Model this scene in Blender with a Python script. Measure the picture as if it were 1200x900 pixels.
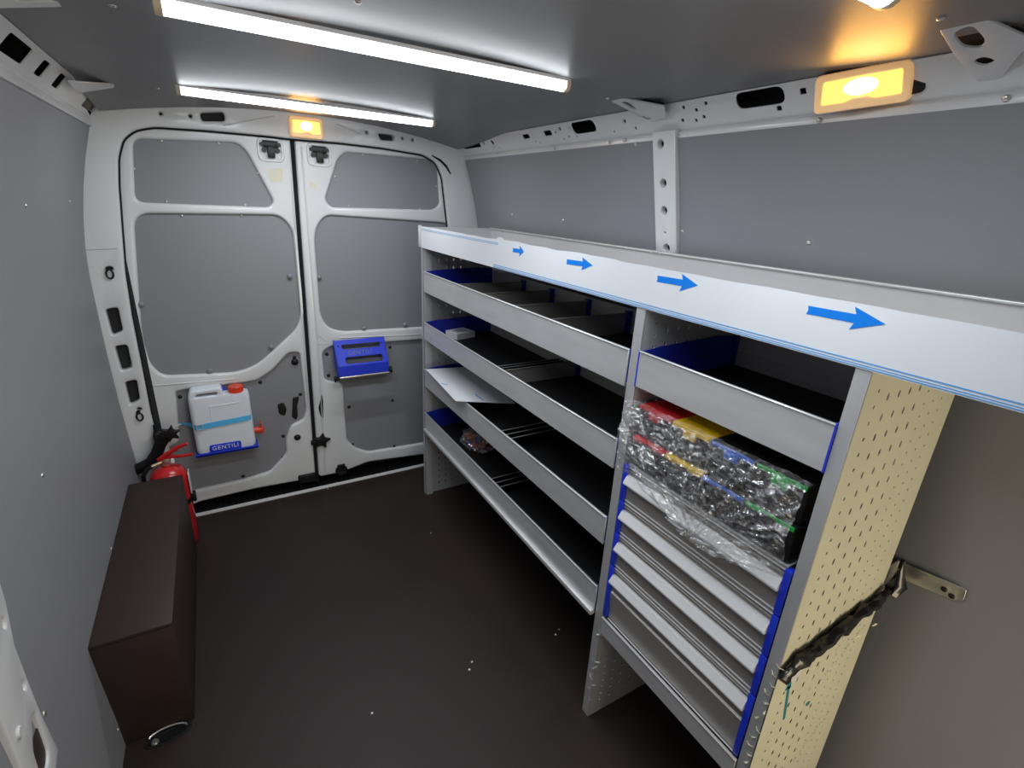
import bpy, bmesh, math, random
from mathutils import Vector, Matrix, noise
random.seed(7)
for o in list(bpy.data.objects): bpy.data.objects.remove(o, do_unlink=True)
SC = bpy.context.scene
COL = SC.collection

# ------------------------------------------------------------------ camera
CAM = Vector((0.0, 0.0, 1.5)); FPX = 582.58
RR = Vector((0.86376359, -0.50145259, 0.0495758))      # image right
RD = Vector((-0.13101764, -0.31849733, -0.93882577))   # image down
RF = Vector((0.48656638, 0.80442821, -0.34080553))     # forward
cd = bpy.data.cameras.new('camera'); cam = bpy.data.objects.new('camera', cd); COL.objects.link(cam)
cd.sensor_fit = 'HORIZONTAL'; cd.sensor_width = 36.0; cd.lens = FPX / 1200 * 36.0; cd.clip_start = 0.01
cam.matrix_world = Matrix(((RR.x, -RD.x, -RF.x, CAM.x), (RR.y, -RD.y, -RF.y, CAM.y), (RR.z, -RD.z, -RF.z, CAM.z), (0, 0, 0, 1)))
SC.camera = cam

# ------------------------------------------------------------------ world, exposure
w = bpy.data.worlds.new('world'); SC.world = w; w.use_nodes = True
bg = w.node_tree.nodes['Background']; bg.inputs[0].default_value = (1.0, 0.98, 0.95, 1); bg.inputs[1].default_value = 0.42
SC.view_settings.view_transform = 'Standard'; SC.view_settings.look = 'None'
SC.view_settings.gamma = 1.0; SC.view_settings.use_curve_mapping = False
SC.view_settings.exposure = 0.0
LED_E, LED_W = 9.0, 6.0       # diffuser emission, lamp watts (light strips)
DOME_E, DOME_W = 4.0, 0.42     # bulb emission, lamp watts (courtesy lamps)
# daylight-lit workshop seen through the open front of the load space
fl_ = bpy.data.lights.new('workshop_light', 'AREA'); fl_.energy = 8.5; fl_.color = (1.0, 0.84, 0.56); fl_.shape = 'RECTANGLE'; fl_.size = 0.5; fl_.size_y = 0.6
fo_ = bpy.data.objects.new('workshop_light', fl_); COL.objects.link(fo_); fo_.location = (0.90, -0.85, 0.60); fo_.rotation_euler = Vector((0.06, 1.0, -0.08)).to_track_quat('-Z', 'Y').to_euler()

# ------------------------------------------------------------------ measuring helpers
def ray(u, v): return RR * ((u - 600) / FPX) + RD * ((v - 450) / FPX) + RF
class Plane:
    """a flat working plane in the van: origin, two in-plane axes, front normal"""
    def __init__(s, o, e1, e2, n):
        s.o = Vector(o); s.e1 = Vector(e1).normalized(); s.e2 = Vector(e2).normalized(); s.n = Vector(n).normalized()
    def at(s, u, v):
        d = ray(u, v); t = (s.o - CAM).dot(s.n) / d.dot(s.n); q = CAM + d * t - s.o
        return (q.dot(s.e1), q.dot(s.e2))
    def all(s, pts): return [s.at(*p) for p in pts]
    def w(s, a, b, h=0.0): return s.o + s.e1 * a + s.e2 * b + s.n * h
def YP(y): return Plane((0, y, 0), (1, 0, 0), (0, 0, 1), (0, -1, 0))
def XP(x): return Plane((x, 0, 0), (0, 1, 0), (0, 0, 1), (-1, 0, 0))
def P(u, v, ax, val):
    d = ray(u, v); i = 'xyz'.index(ax); t = (val - CAM[i]) / d[i]; return CAM + d * t

# ------------------------------------------------------------------ materials
def mat(name, col, rough=0.5, metal=0.0, spec=0.5, bump=0.0, bscale=200.0, var=0.0, vscale=8.0, stretch=None, coat=0.0, emit=None, es=0.0, trans=0.0):
    m = bpy.data.materials.new(name); m.use_nodes = True; nt = m.node_tree; b = nt.nodes['Principled BSDF']
    b.inputs['Base Color'].default_value = (*col, 1); b.inputs['Roughness'].default_value = rough
    b.inputs['Metallic'].default_value = metal; b.inputs['Specular IOR Level'].default_value = spec
    b.inputs['Coat Weight'].default_value = coat; b.inputs['Coat Roughness'].default_value = 0.12
    b.inputs['Transmission Weight'].default_value = trans
    if emit: b.inputs['Emission Color'].default_value = (*emit, 1); b.inputs['Emission Strength'].default_value = es
    tc = nt.nodes.new('ShaderNodeTexCoord'); mp = nt.nodes.new('ShaderNodeMapping'); nt.links.new(tc.outputs['Object'], mp.inputs[0])
    if stretch: mp.inputs['Scale'].default_value = stretch
    if var:
        n = nt.nodes.new('ShaderNodeTexNoise'); n.inputs['Scale'].default_value = vscale; n.inputs['Detail'].default_value = 5
        nt.links.new(mp.outputs[0], n.inputs['Vector'])
        mx = nt.nodes.new('ShaderNodeMix'); mx.data_type = 'RGBA'
        mx.inputs[6].default_value = (*[c * (1 - var) for c in col], 1); mx.inputs[7].default_value = (*[min(1, c * (1 + var)) for c in col], 1)
        nt.links.new(n.outputs['Fac'], mx.inputs[0]); nt.links.new(mx.outputs[2], b.inputs['Base Color'])
        r = nt.nodes.new('ShaderNodeMapRange'); r.inputs['To Min'].default_value = max(0.02, rough - 0.08); r.inputs['To Max'].default_value = rough + 0.08
        nt.links.new(n.outputs['Fac'], r.inputs[0]); nt.links.new(r.outputs[0], b.inputs['Roughness'])
    if bump:
        n2 = nt.nodes.new('ShaderNodeTexNoise'); n2.inputs['Scale'].default_value = bscale; n2.inputs['Detail'].default_value = 3
        nt.links.new(mp.outputs[0], n2.inputs['Vector'])
        bp = nt.nodes.new('ShaderNodeBump'); bp.inputs['Strength'].default_value = bump; bp.inputs['Distance'].default_value = 0.002
        nt.links.new(n2.outputs['Fac'], bp.inputs['Height']); nt.links.new(bp.outputs[0], b.inputs['Normal'])
    return m
M = dict(
 white=mat('white_body_paint', (0.66, 0.67, 0.68), 0.32, spec=0.5, coat=0.3, var=0.03, vscale=4),
 board=mat('grey_lining_board', (0.236, 0.240, 0.258), 0.5, spec=0.4, bump=0.12, bscale=260, var=0.05, vscale=3),
 ceil=mat('grey_ceiling_board', (0.19, 0.19, 0.196), 0.42, spec=0.45, bump=0.15, bscale=260, var=0.05, vscale=3),
 floor=mat('brown_film_faced_plywood', (0.027, 0.0168, 0.0160), 0.47, spec=0.30, bump=0.25, bscale=420, var=0.22, vscale=3),
 box=mat('brown_plywood', (0.034, 0.0215, 0.0185), 0.5, spec=0.28, bump=0.2, bscale=300, var=0.12, vscale=5),
 dark=mat('dark_cavity_shade', (0.02, 0.02, 0.021), 0.8),  # near-black colour stands in for shade inside the cavities
 rubber=mat('black_rubber', (0.009, 0.009, 0.010), 0.7, spec=0.25, bump=0.2, bscale=150),
 blackp=mat('black_plastic', (0.008, 0.008, 0.009), 0.42, spec=0.35),
 mat_=mat('black_ribbed_mat', (0.010, 0.010, 0.011), 0.6, spec=0.3, bump=0.4, bscale=60, stretch=(1, 12, 1)),
 alu=mat('brushed_aluminium', (0.61, 0.615, 0.62), 0.42, metal=0.42, bump=0.06, bscale=40, var=0.15, vscale=4, stretch=(9, 1.6, 9)),
 alu2=mat('plain_aluminium_sheet', (0.56, 0.565, 0.57), 0.45, metal=0.45, var=0.05, vscale=8),
 drawer=mat('grey_anodised_drawer_front', (0.39, 0.37, 0.35), 0.42, metal=0.5, var=0.05, vscale=10, stretch=(10, 1, 10)),
 steel=mat('galvanised_steel', (0.62, 0.60, 0.56), 0.3, metal=0.85, var=0.1, vscale=20),
 blue=mat('ultramarine_painted_steel', (0.012, 0.025, 0.36), 0.4, var=0.06, vscale=15),
 bluep=mat('bright_blue_plastic', (0.012, 0.04, 0.62), 0.42),
 film=mat('white_protective_film', (0.69, 0.71, 0.74), 0.35, bump=0.05, bscale=30, var=0.02, vscale=12),
 arrow=mat('sky_blue_print', (0.0, 0.19, 0.72), 0.4),
 line=mat('pale_blue_print', (0.11, 0.33, 0.66), 0.4),
 red=mat('red_gloss_paint', (0.55, 0.012, 0.015), 0.25, coat=0.5),
 redp=mat('orange_red_plastic', (0.72, 0.06, 0.02), 0.35),
 blackf=mat('black_glossy_film', (0.004, 0.004, 0.004), 0.22, spec=0.5),
 back=mat('lit_aluminium_back', (0.62, 0.605, 0.585), 0.5, metal=0.1),  # paler copy of the sheet aluminium, light on the tray backs painted in
 brass=mat('brass_valve', (0.62, 0.52, 0.33), 0.3, metal=0.9),
 hdpe=mat('milky_white_polyethylene', (0.74, 0.78, 0.84), 0.42, bump=0.05, bscale=60, var=0.02),
 strap=mat('light_blue_webbing', (0.09, 0.50, 0.90), 0.6, bump=0.4, bscale=300),
 paper=mat('white_card', (0.80, 0.80, 0.80), 0.6, var=0.02),
 yell=mat('yellow_plastic', (0.75, 0.48, 0.01), 0.4),
 green=mat('green_plastic', (0.01, 0.36, 0.06), 0.4),
 redl=mat('red_plastic', (0.52, 0.015, 0.02), 0.4),
 bluel=mat('blue_plastic', (0.02, 0.13, 0.62), 0.4),
 tape=mat('old_masking_tape', (0.66, 0.62, 0.50), 0.6),
 cream=mat('cream_protective_film', (0.66, 0.645, 0.505), 0.32, bump=0.15, bscale=25, var=0.04, vscale=14),
 grip=mat('bright_anodised_grip', (0.78, 0.785, 0.79), 0.35, metal=0.3),
 threshold=mat('bright_aluminium_trim', (0.72, 0.72, 0.72), 0.4, metal=0.15),
 led=mat('led_diffuser', (0.9, 0.9, 0.9), 0.4, emit=(0.90, 0.95, 1.0), es=LED_E),
 cap=mat('led_end_cap', (0.75, 0.62, 0.45), 0.4),
 domeh=mat('dome_lamp_housing', (0.80, 0.62, 0.36), 0.4, emit=(1.0, 0.52, 0.2), es=0.35),
 domel=mat('dome_lamp_lens', (0.9, 0.6, 0.2), 0.4, emit=(1.0, 0.66, 0.12), es=1.35),
 domeb=mat('dome_lamp_bulb', (1, 0.9, 0.6), 0.4, emit=(1.0, 0.85, 0.50), es=DOME_E),
 teal=mat('teal_marker', (0.01, 0.20, 0.24), 0.5),
 print_=mat('faint_grey_print', (0.36, 0.34, 0.28), 0.5),
 letter=mat('white_letters', (0.7, 0.72, 0.8), 0.4),
 grey_l=mat('grey_letters', (0.16, 0.17, 0.22), 0.5),
 orange=mat('orange_small_parts', (0.75, 0.16, 0.05), 0.5),
)
def film_mat(name, gloss, haze, hcol=(0.8, 0.82, 0.85), rough=0.12, bscale=35.0, bstr=0.5):
    m = bpy.data.materials.new(name); m.use_nodes = True; nt = m.node_tree; nt.nodes.clear()
    out = nt.nodes.new('ShaderNodeOutputMaterial'); tr = nt.nodes.new('ShaderNodeBsdfTransparent'); gl = nt.nodes.new('ShaderNodeBsdfGlossy')
    df = nt.nodes.new('ShaderNodeBsdfDiffuse'); df.inputs[0].default_value = (*hcol, 1); gl.inputs['Roughness'].default_value = rough
    tc = nt.nodes.new('ShaderNodeTexCoord'); n = nt.nodes.new('ShaderNodeTexNoise'); n.inputs['Scale'].default_value = bscale; n.inputs['Detail'].default_value = 4
    n.inputs['Distortion'].default_value = 1.2; nt.links.new(tc.outputs['Object'], n.inputs['Vector'])
    bp = nt.nodes.new('ShaderNodeBump'); bp.inputs['Strength'].default_value = bstr; bp.inputs['Distance'].default_value = 0.01
    nt.links.new(n.outputs['Fac'], bp.inputs['Height']); nt.links.new(bp.outputs[0], gl.inputs['Normal']); nt.links.new(bp.outputs[0], df.inputs['Normal'])
    m1 = nt.nodes.new('ShaderNodeMixShader'); m2 = nt.nodes.new('ShaderNodeMixShader')
    mr = nt.nodes.new('ShaderNodeMapRange'); mr.inputs['From Min'].default_value = 0.45; mr.inputs['From Max'].default_value = 0.75
    mr.inputs['To Min'].default_value = haze * 0.25; mr.inputs['To Max'].default_value = haze * 2.2; nt.links.new(n.outputs['Fac'], mr.inputs[0])
    nt.links.new(mr.outputs[0], m1.inputs[0]); nt.links.new(tr.outputs[0], m1.inputs[1]); nt.links.new(df.outputs[0], m1.inputs[2])
    m2.inputs[0].default_value = gloss; nt.links.new(m1.outputs[0], m2.inputs[1]); nt.links.new(gl.outputs[0], m2.inputs[2])
    nt.links.new(m2.outputs[0], out.inputs[0]); return m
M['wrap'] = film_mat('clear_crinkled_film', 0.24, 0.14, rough=0.16, bscale=55.0, bstr=0.7)
M['clear'] = film_mat('clear_hard_plastic', 0.25, 0.22, hcol=(0.6, 0.7, 0.95), bscale=5, bstr=0.05)
M['bag'] = film_mat('hazy_plastic_bag', 0.22, 0.16)

# ------------------------------------------------------------------ mesh helpers
def BM(): return bmesh.new()
def box(bm, x0, x1, y0, y1, z0, z1, bev=0.0, seg=2, M4=None):
    r = bmesh.ops.create_cube(bm, size=1.0)['verts']
    bmesh.ops.scale(bm, vec=(abs(x1 - x0), abs(y1 - y0), abs(z1 - z0)), verts=r)
    bmesh.ops.translate(bm, vec=((x0 + x1) / 2, (y0 + y1) / 2, (z0 + z1) / 2), verts=r)
    vs = r
    if bev:
        e = list({e for v in r for e in v.link_edges})
        q = bmesh.ops.bevel(bm, geom=e, offset=bev, segments=seg, profile=0.5, affect='EDGES')
        vs = list({v for f in q['faces'] for v in f.verts} | {v for v in r if v.is_valid})
    if M4: bmesh.ops.transform(bm, matrix=M4, verts=vs)
    return bm
def frame_of(d):
    d = d.normalized(); a = Vector((0, 0, 1)) if abs(d.z) < 0.9 else Vector((1, 0, 0))
    u = d.cross(a).normalized(); return u, d.cross(u).normalized()
def tube(bm, pts, r, n=8, closed=False, flat=None):
    """swept tube; r number or list; flat=(axis vector, ratio) squashes the section"""
    pts = [Vector(p) for p in pts]; k = len(pts); rings = []
    u = None
    for i, p in enumerate(pts):
        a = pts[(i - 1) % k] if (closed or i > 0) else p; b = pts[(i + 1) % k] if (closed or i < k - 1) else p
        d = (b - a).normalized()
        if u is None: u, v = frame_of(d)
        else:
            u = (u - d * u.dot(d)).normalized(); v = d.cross(u).normalized()
        rad = r[i] if isinstance(r, (list, tuple)) else r; ring = []
        for j in range(n):
            t = 2 * math.pi * j / n; o = (u * math.cos(t) + v * math.sin(t)) * rad
            if flat: ax = Vector(flat[0]).normalized(); o -= ax * o.dot(ax) * (1 - flat[1])
            ring.append(bm.verts.new(p + o))
        rings.append(ring)
    for i in range(k if closed else k - 1):
        A, B = rings[i], rings[(i + 1) % k]
        for j in range(n): bm.faces.new((A[j], A[(j + 1) % n], B[(j + 1) % n], B[j]))
    if not closed: bm.faces.new(rings[0][::-1]); bm.faces.new(rings[-1])
    return bm
def cyl(bm, a, b, r, n=16): return tube(bm, [a, b], r, n)
def lathe(bm, prof, c, ax=(0, 0, 1), n=28):
    """prof: (radius, height along ax) list"""
    c = Vector(c); ax = Vector(ax).normalized(); u, v = frame_of(ax); prev = None
    for r, h in prof:
        if r < 1e-6: ring = [bm.verts.new(c + ax * h)]
        else: ring = [bm.verts.new(c + ax * h + (u * math.cos(2 * math.pi * j / n) + v * math.sin(2 * math.pi * j / n)) * r) for j in range(n)]
        if prev:
            for j in range(n):
                a = prev[j % len(prev)]; b = prev[(j + 1) % len(prev)]; d = ring[(j + 1) % len(ring)]; e = ring[j % len(ring)]
                q = [a]
                for x in (b, d, e):
                    if x not in q: q.append(x)
                if len(q) > 2: bm.faces.new(q)
        prev = ring
    return bm
def sarea(p): return 0.5 * sum(p[i][0] * p[(i + 1) % len(p)][1] - p[(i + 1) % len(p)][0] * p[i][1] for i in range(len(p)))
def rounded(p, r, n=5):
    out = []; k = len(p)
    for i in range(k):
        rr = r[i] if isinstance(r, (list, tuple)) else r
        a = Vector(p[i - 1]); b = Vector(p[i]); c = Vector(p[(i + 1) % k])
        d1 = a - b; d2 = c - b; q = min(rr, d1.length * 0.48, d2.length * 0.48)
        if q < 1e-5: out.append((b.x, b.y)); continue
        s = b + d1.normalized() * q; e = b + d2.normalized() * q
        for j in range(n + 1):
            t = j / n; x = s * (1 - t) ** 2 + b * 2 * t * (1 - t) + e * t * t; out.append((x.x, x.y))
    return out
def offset(p, d):
    """grow a polygon by d"""
    s = 1 if sarea(p) > 0 else -1; k = len(p); out = []
    for i in range(k):
        a = Vector(p[i - 1]); b = Vector(p[i]); c = Vector(p[(i + 1) % k])
        n1 = Vector(((b - a).y, -(b - a).x)); n2 = Vector(((c - b).y, -(c - b).x))
        if n1.length < 1e-9: n1 = n2
        if n2.length < 1e-9: n2 = n1
        n1.normalize(); n2.normalize(); m = n1 + n2
        m = m / max(0.35, m.length_squared / 2) if m.length > 1e-6 else n1
        q = b + m * d * s; out.append((q.x, q.y))
    return out
def circ(cx, cy, r, n=10, ry=None, ang=0): 
    ry = ry or r
    return [(cx + r * math.cos(t) * math.cos(ang) - ry * math.sin(t) * math.sin(ang), cy + r * math.cos(t) * math.sin(ang) + ry * math.sin(t) * math.cos(ang)) for t in [2 * math.pi * i / n for i in range(n)]]
def plate(bm, pl, outer, holes=(), t=0.003, bev=0.0, seg=3, back=True, h0=0.0):
    """solid sheet with holes: front face h0 above the plane, thickness t going backwards, front edges rounded by bev"""
    loops = [(outer, 1)] + [(h, -1) for h in holes]; caps = []; capb = []
    for p, s in loops:
        prev = None; steps = []
        if bev:
            for i in range(seg + 1):
                a = math.pi / 2 * i / seg; steps.append((bev * (1 - math.sin(a)), bev * (1 - math.cos(a))))
        else: steps.append((0, 0))
        steps.append((0, t))
        for ins, dep in steps:
            q = offset(p, -ins * s) if ins else p
            ring = [bm.verts.new(pl.w(a, b, h0 - dep)) for a, b in q]
            if prev is None: caps += [bm.edges.new((ring[i - 1], ring[i])) for i in range(len(ring))]
            else:
                for i in range(len(ring)): bm.faces.new((prev[i - 1], prev[i], ring[i], ring[i - 1]))
            prev = ring
        capb += [e for e in {e for v in prev for e in v.link_edges} if e.verts[0] in set(prev) and e.verts[1] in set(prev)]
    bmesh.ops.triangle_fill(bm, use_beauty=True, use_dissolve=False, edges=caps, normal=pl.n)
    if back: bmesh.ops.triangle_fill(bm, use_beauty=True, use_dissolve=False, edges=list(dict.fromkeys(capb)), normal=-pl.n)
    return bm
def text_bm(s, size, depth, mtx):
    cu = bpy.data.curves.new('t', 'FONT'); cu.body = s; cu.size = size; cu.extrude = depth; cu.align_x = 'CENTER'; cu.align_y = 'CENTER'; cu.space_character = 1.15
    o = bpy.data.objects.new('t', cu); COL.objects.link(o); dg = bpy.context.evaluated_depsgraph_get()
    me = bpy.data.meshes.new_from_object(o.evaluated_get(dg)); bm = BM(); bm.from_mesh(me); bmesh.ops.transform(bm, matrix=mtx, verts=bm.verts)
    bpy.data.objects.remove(o, do_unlink=True); bpy.data.curves.remove(cu); bpy.data.meshes.remove(me); return bm
def obj(name, bm, m, parent=None, smooth=True, ang=38, stuff=False, label=None):
    if not getattr(bm, 'keep', False): pass
    bmesh.ops.recalc_face_normals(bm, faces=bm.faces)
    me = bpy.data.meshes.new(name); bm.to_mesh(me); bm.free()
    me.materials.append(M[m] if isinstance(m, str) else m)
    if smooth:
        for p in me.polygons: p.use_smooth = True
        me.set_sharp_from_angle(angle=math.radians(ang))
    o = bpy.data.objects.new(name, me); COL.objects.link(o)
    if parent:
        o.parent = parent
        if parent.type == 'EMPTY': o.location = -parent.location
    if stuff: o['kind'] = 'stuff'
    if label: o['label'] = label
    return o
def struct(name, bm, m, **k):
    o = obj(name, bm, m, **k); o['kind'] = 'structure'; o['label'] = k.get('label') or o.get('label', name); o['category'] = name.split('_')[0]; return o
def thing(name, label, cat, loc, group=None):
    o = bpy.data.objects.new(name, None); COL.objects.link(o); o.location = loc; o.empty_display_size = 0.05
    o['label'] = label; o['category'] = cat
    if group: o['group'] = group
    return o
def S(name, bm, m, label, cat=None, **k):
    o = obj(name, bm, m, **k); o['kind'] = 'structure'; o['label'] = label; o['category'] = cat or name.split('_')[0]; return o
_scr = {}
def screw(parent, p, n, r=0.005, m='steel', name='screw'):
    key = (name, m, round(r, 4))
    if key not in _scr:
        bm = BM(); lathe(bm, [(0, 0.5 * r), (0.6 * r, 0.45 * r), (r, 0.1 * r), (r, -0.1 * r)], (0, 0, 0), (0, 0, 1), 10)
        bmesh.ops.recalc_face_normals(bm, faces=bm.faces); me = bpy.data.meshes.new(name); bm.to_mesh(me); bm.free(); me.materials.append(M[m])
        for q in me.polygons: q.use_smooth = True
        _scr[key] = me
    o = bpy.data.objects.new(name, _scr[key]); COL.objects.link(o); o.parent = parent
    n = Vector(n).normalized()
    o.rotation_euler = n.to_track_quat('Z', 'Y').to_euler(); o.location = Vector(p) - (parent.location if parent.type == 'EMPTY' else Vector((0, 0, 0)))
    return o

# ================================================================== SETTING
CX = 0.42
PROF = [(-0.02, 0.815), (0.10, 0.818), (0.3, 0.828), (0.6, 0.84), (0.9, 0.842), (1.2, 0.838), (1.3, 0.828), (1.4, 0.812), (1.5, 0.792), (1.6, 0.766), (1.7, 0.735), (1.76, 0.71), (1.84, 0.68)]
def hw(z):
    for (a, b), (c, d) in zip(PROF, PROF[1:]):
        if z <= c: return b + (d - b) * max(0, (z - a)) / (c - a)
    return PROF[-1][1]
def wx(z, side): return CX + side * hw(z)
def wn(z, side):
    d = (hw(z + 0.03) - hw(z - 0.03)) / 0.06; return Vector((-side, 0, d)).normalized()
def czf(x, y=1.0):
    k = max(0.0, min(1.0, (y - 1.9) / 0.6)); k = k * k * (3 - 2 * k)
    return 1.803 + 0.009 * k - (0.06 + 0.09 * k) * (x - CX) ** 2
def wall_patch(bm, side, z0, z1, y0, y1, off=0.0, t=0.006, nz=16, ny=2, bev=0.0):
    """lining sheet that follows the curve of the body side; y0/y1 numbers or functions of z; off moves it inwards"""
    f = lambda q, z: q(z) if callable(q) else q
    rows = []
    for layer in (off, off - t):
        rr = []
        for i in range(nz + 1):
            z = z0 + (z1 - z0) * i / nz; n = wn(z, side); a, b = f(y0, z), f(y1, z)
            rr.append([bm.verts.new(Vector((wx(z, side), a + (b - a) * j / ny, z)) + n * layer) for j in range(ny + 1)])
        rows.append(rr)
    A, B = rows
    for i in range(nz):
        for j in range(ny):
            bm.faces.new((A[i][j], A[i][j + 1], A[i + 1][j + 1], A[i + 1][j])); bm.faces.new((B[i][j], B[i + 1][j], B[i + 1][j + 1], B[i][j + 1]))
        bm.faces.new((A[i][0], A[i + 1][0], B[i + 1][0], B[i][0])); bm.faces.new((A[i][ny], B[i][ny], B[i + 1][ny], A[i + 1][ny]))
    for j in range(ny):
        bm.faces.new((A[0][j], B[0][j], B[0][j + 1], A[0][j + 1])); bm.faces.new((A[nz][j], A[nz][j + 1], B[nz][j + 1], B[nz][j]))
    return bm
YF = -1.0      # front end of what is built
YR = 2.49      # plane of the rear door frame

floor = S('floor', box(BM(), -0.5, 1.34, YF, 2.505, -0.02, 0.0), 'floor', 'dark brown film-faced plywood van floor', smooth=False)
bm = BM(); n = 16
ys_ = [YF, 0.5, 1.9, 2.0, 2.1, 2.2, 2.3, 2.4, 2.5]; vs = []
for zo in (0.0, 0.008):
    vs.append([[bm.verts.new((CX - 0.70 + 1.40 * i / n, y, czf(CX - 0.70 + 1.40 * i / n, y) + zo)) for y in ys_] for i in range(n + 1)])
my = len(ys_) - 1
for i in range(n):
    for j in range(my):
        for k in (0, 1): bm.faces.new((vs[k][i][j], vs[k][i + 1][j], vs[k][i + 1][j + 1], vs[k][i][j + 1]))
for k in (0, my):
    for i in range(n): bm.faces.new((vs[0][i][k], vs[0][i + 1][k], vs[1][i + 1][k], vs[1][i][k]))
for i in (0, n):
    for j in range(my): bm.faces.new((vs[0][i][j], vs[0][i][j + 1], vs[1][i][j + 1], vs[1][i][j]))
ceiling = S('ceiling', bm, 'ceil', 'bowed dark grey ceiling board with three light strips')
for u, v in ((131, 4), (184, 101), (1104, 17), (712, 112), (420, 12)):
    q = P(u, v, 'z', 1.79); q.z = czf(q.x, q.y); screw(ceiling, q, (0, 0, -1), 0.006)

# outer body skin, closes the cavities behind rails and slots; dark colour stands for their shade
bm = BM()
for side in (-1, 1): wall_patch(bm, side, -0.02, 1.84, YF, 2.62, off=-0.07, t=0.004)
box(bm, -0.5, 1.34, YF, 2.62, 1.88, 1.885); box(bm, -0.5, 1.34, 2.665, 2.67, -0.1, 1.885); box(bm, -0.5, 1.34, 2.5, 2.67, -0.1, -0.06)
S('trim_1', bm, 'dark', 'outer body skin coloured dark for shade behind the slots and rails')

wl = S('wall_left', wall_patch(BM(), -1, 0.0, 1.69, YF, 2.486), 'board', 'grey lining board on the left side')
for u, v in ((14, 241), (70, 236), (57, 556), (131, 643), (24, 103), (56, 835), (132, 857), (3, 673), (150, 420)):
    q = P(u, v, 'x', -0.41); 
    if q.z < 1.7 and q.y < 2.48: screw(wl, Vector((wx(q.z, -1), q.y, q.z)), wn(q.z, -1), 0.006)

# right side: lower board, two upper boards, ribbed post between them
edge = lambda z: 2.505 - 0.0 * z
wr = S('wall_right', wall_patch(BM(), 1, 0.0, 1.36, YF, 2.486), 'board', 'grey lining board on the right side behind the racking')
u1 = obj('upper_panel', wall_patch(BM(), 1, 1.365, 1.694, 1.178, lambda z: 2.47, off=0.004), 'board', wr, label='rear grey board above the racking')
u2 = obj('upper_panel', wall_patch(BM(), 1, 1.365, 1.694, YF, 1.092, off=0.004), 'board', wr, label='front grey board above the racking')
for u, v in ((550, 190), (592, 180), (660, 175), (725, 168), (743, 165), (755, 170), (662, 258), (602, 251), (772, 268), (801, 271), (806, 161), (972, 143), (950, 284), (1190, 118)):
    q = P(u, v, 'x', 1.19 if v < 200 else 1.225); q.x = wx(q.z, 1)
    screw(wr, Vector(q) + wn(q.z, 1) * 0.004, wn(q.z, 1), 0.006)
bm = wall_patch(BM(), 1, 1.30, 1.715, 1.176, 1.184, off=0.006, t=0.02)
# white post with round holes on its own sloping plane
za, zb = 1.30, 1.72
pa = Vector((wx(za, 1), 0, za)); pb = Vector((wx(zb, 1), 0, zb)); e2 = (pb - pa)
def post_plate(z0, z1, holes):
    a = Vector((wx(z0, 1), 1.135, z0)); b = Vector((wx(z1, 1), 1.135, z1)); e = (b - a); nn = Vector((-e.z, 0, e.x)).normalized()
    return Plane(a, (0, 1, 0), e, nn), e.length
pl, L = post_plate(1.34, 1.715, None)
hol = [circ(*pl.at(u, v), 0.0125, 12, 0.0125) for u, v in ((777, 168), (780, 214), (781, 246), (784, 290))] + [circ(*pl.at(782.5, 272), 0.004, 8)]
bm.free(); bm = BM()
plate(bm, pl, [(-0.043, 0), (0.043, 0), (0.043, L), (-0.043, L)], hol, t=0.02, bev=0.004, h0=0.012)
post = S('trim_2', bm, 'white', 'white steel post with round holes between the right boards')
bm = BM(); box(bm, wx(1.5, 1) + 0.03, wx(1.5, 1) + 0.035, 1.09, 1.18, 1.32, 1.70); obj('back_sheet', bm, 'dark', post)  # dark sheet painted as the shade behind the post holes

# roof rails --------------------------------------------------------------
def rail_plane(side):
    a = Vector((CX + side * 0.74, 0, 1.712)); b = Vector((CX + side * 0.69, 0, 1.772)); e = b - a
    nn = Vector((-side * e.z, 0, side * e.x)) if side > 0 else Vector((e.z, 0, -e.x))
    nn = nn if nn.x * side < 0 else -nn
    return Plane(a, (0, 1, 0), e, nn), e.length
rp, RL = rail_plane(1)
def px_hole(pl, pts, r=0.003): return rounded(pl.all(pts), r, 3)
def sq(pl, u, v, w, h=None, r=0.0015):
    a, b = pl.at(u, v); h = h or w; return rounded([(a - w, b - h), (a + w, b - h), (a + w, b + h), (a - w, b + h)], r, 2)
holes = []
def hole_rect(pl, u0, v0, u1, v1, hh, r):
    a = pl.at(u0, v0); b = pl.at(u1, v1); y0, y1 = sorted((a[0], b[0])); m = (a[1] + b[1]) / 2
    m = min(max(m, hh + 0.006), RL - hh - 0.004)
    return rounded([(y0, m - hh), (y1, m - hh), (y1, m + hh), (y0, m + hh)], r, 4)
for sp in ((543, 172, 562, 168, 0.016, 0.012), (671, 152, 697, 146, 0.021, 0.02), (613, 161, 620, 159, 0.009, 0.004), (638, 157, 646, 155, 0.010, 0.004), (862, 117, 918, 104, 0.020, 0.02)):
    holes.append(hole_rect(rp, *sp))
for u, v, ww in ((567, 168, .006), (577, 167, .009), (579, 172, .003), (585, 173, .003), (628, 166, .003), (633, 167, .003), (651, 155, .004), (656, 151, .006), (661, 163, .004), (667, 150, .003), (667, 160, .004), (676, 160, .003), (720, 154, .003), (732, 142, .005), (745, 150, .004), (801, 126, .0045), (816, 129, .0045), (827, 121, .0045), (800, 141, .0045), (816, 141, .004), (825, 137, .0045), (941, 107, .007), (913, 127, .006), (965, 118, .005)):
    h = sq(rp, u, v, ww)
    if min(q[1] for q in h) > 0.003 and max(q[1] for q in h) < RL - 0.003: holes.append(h)
bm = BM(); plate(bm, rp, [(YF, 0), (2.488, 0), (2.488, RL), (YF, RL)], holes, t=0.003)
rr_ = S('trim_3', bm, 'white', 'white perforated roof rail along the right side')
bm = BM(); x0 = CX + 0.74
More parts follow.
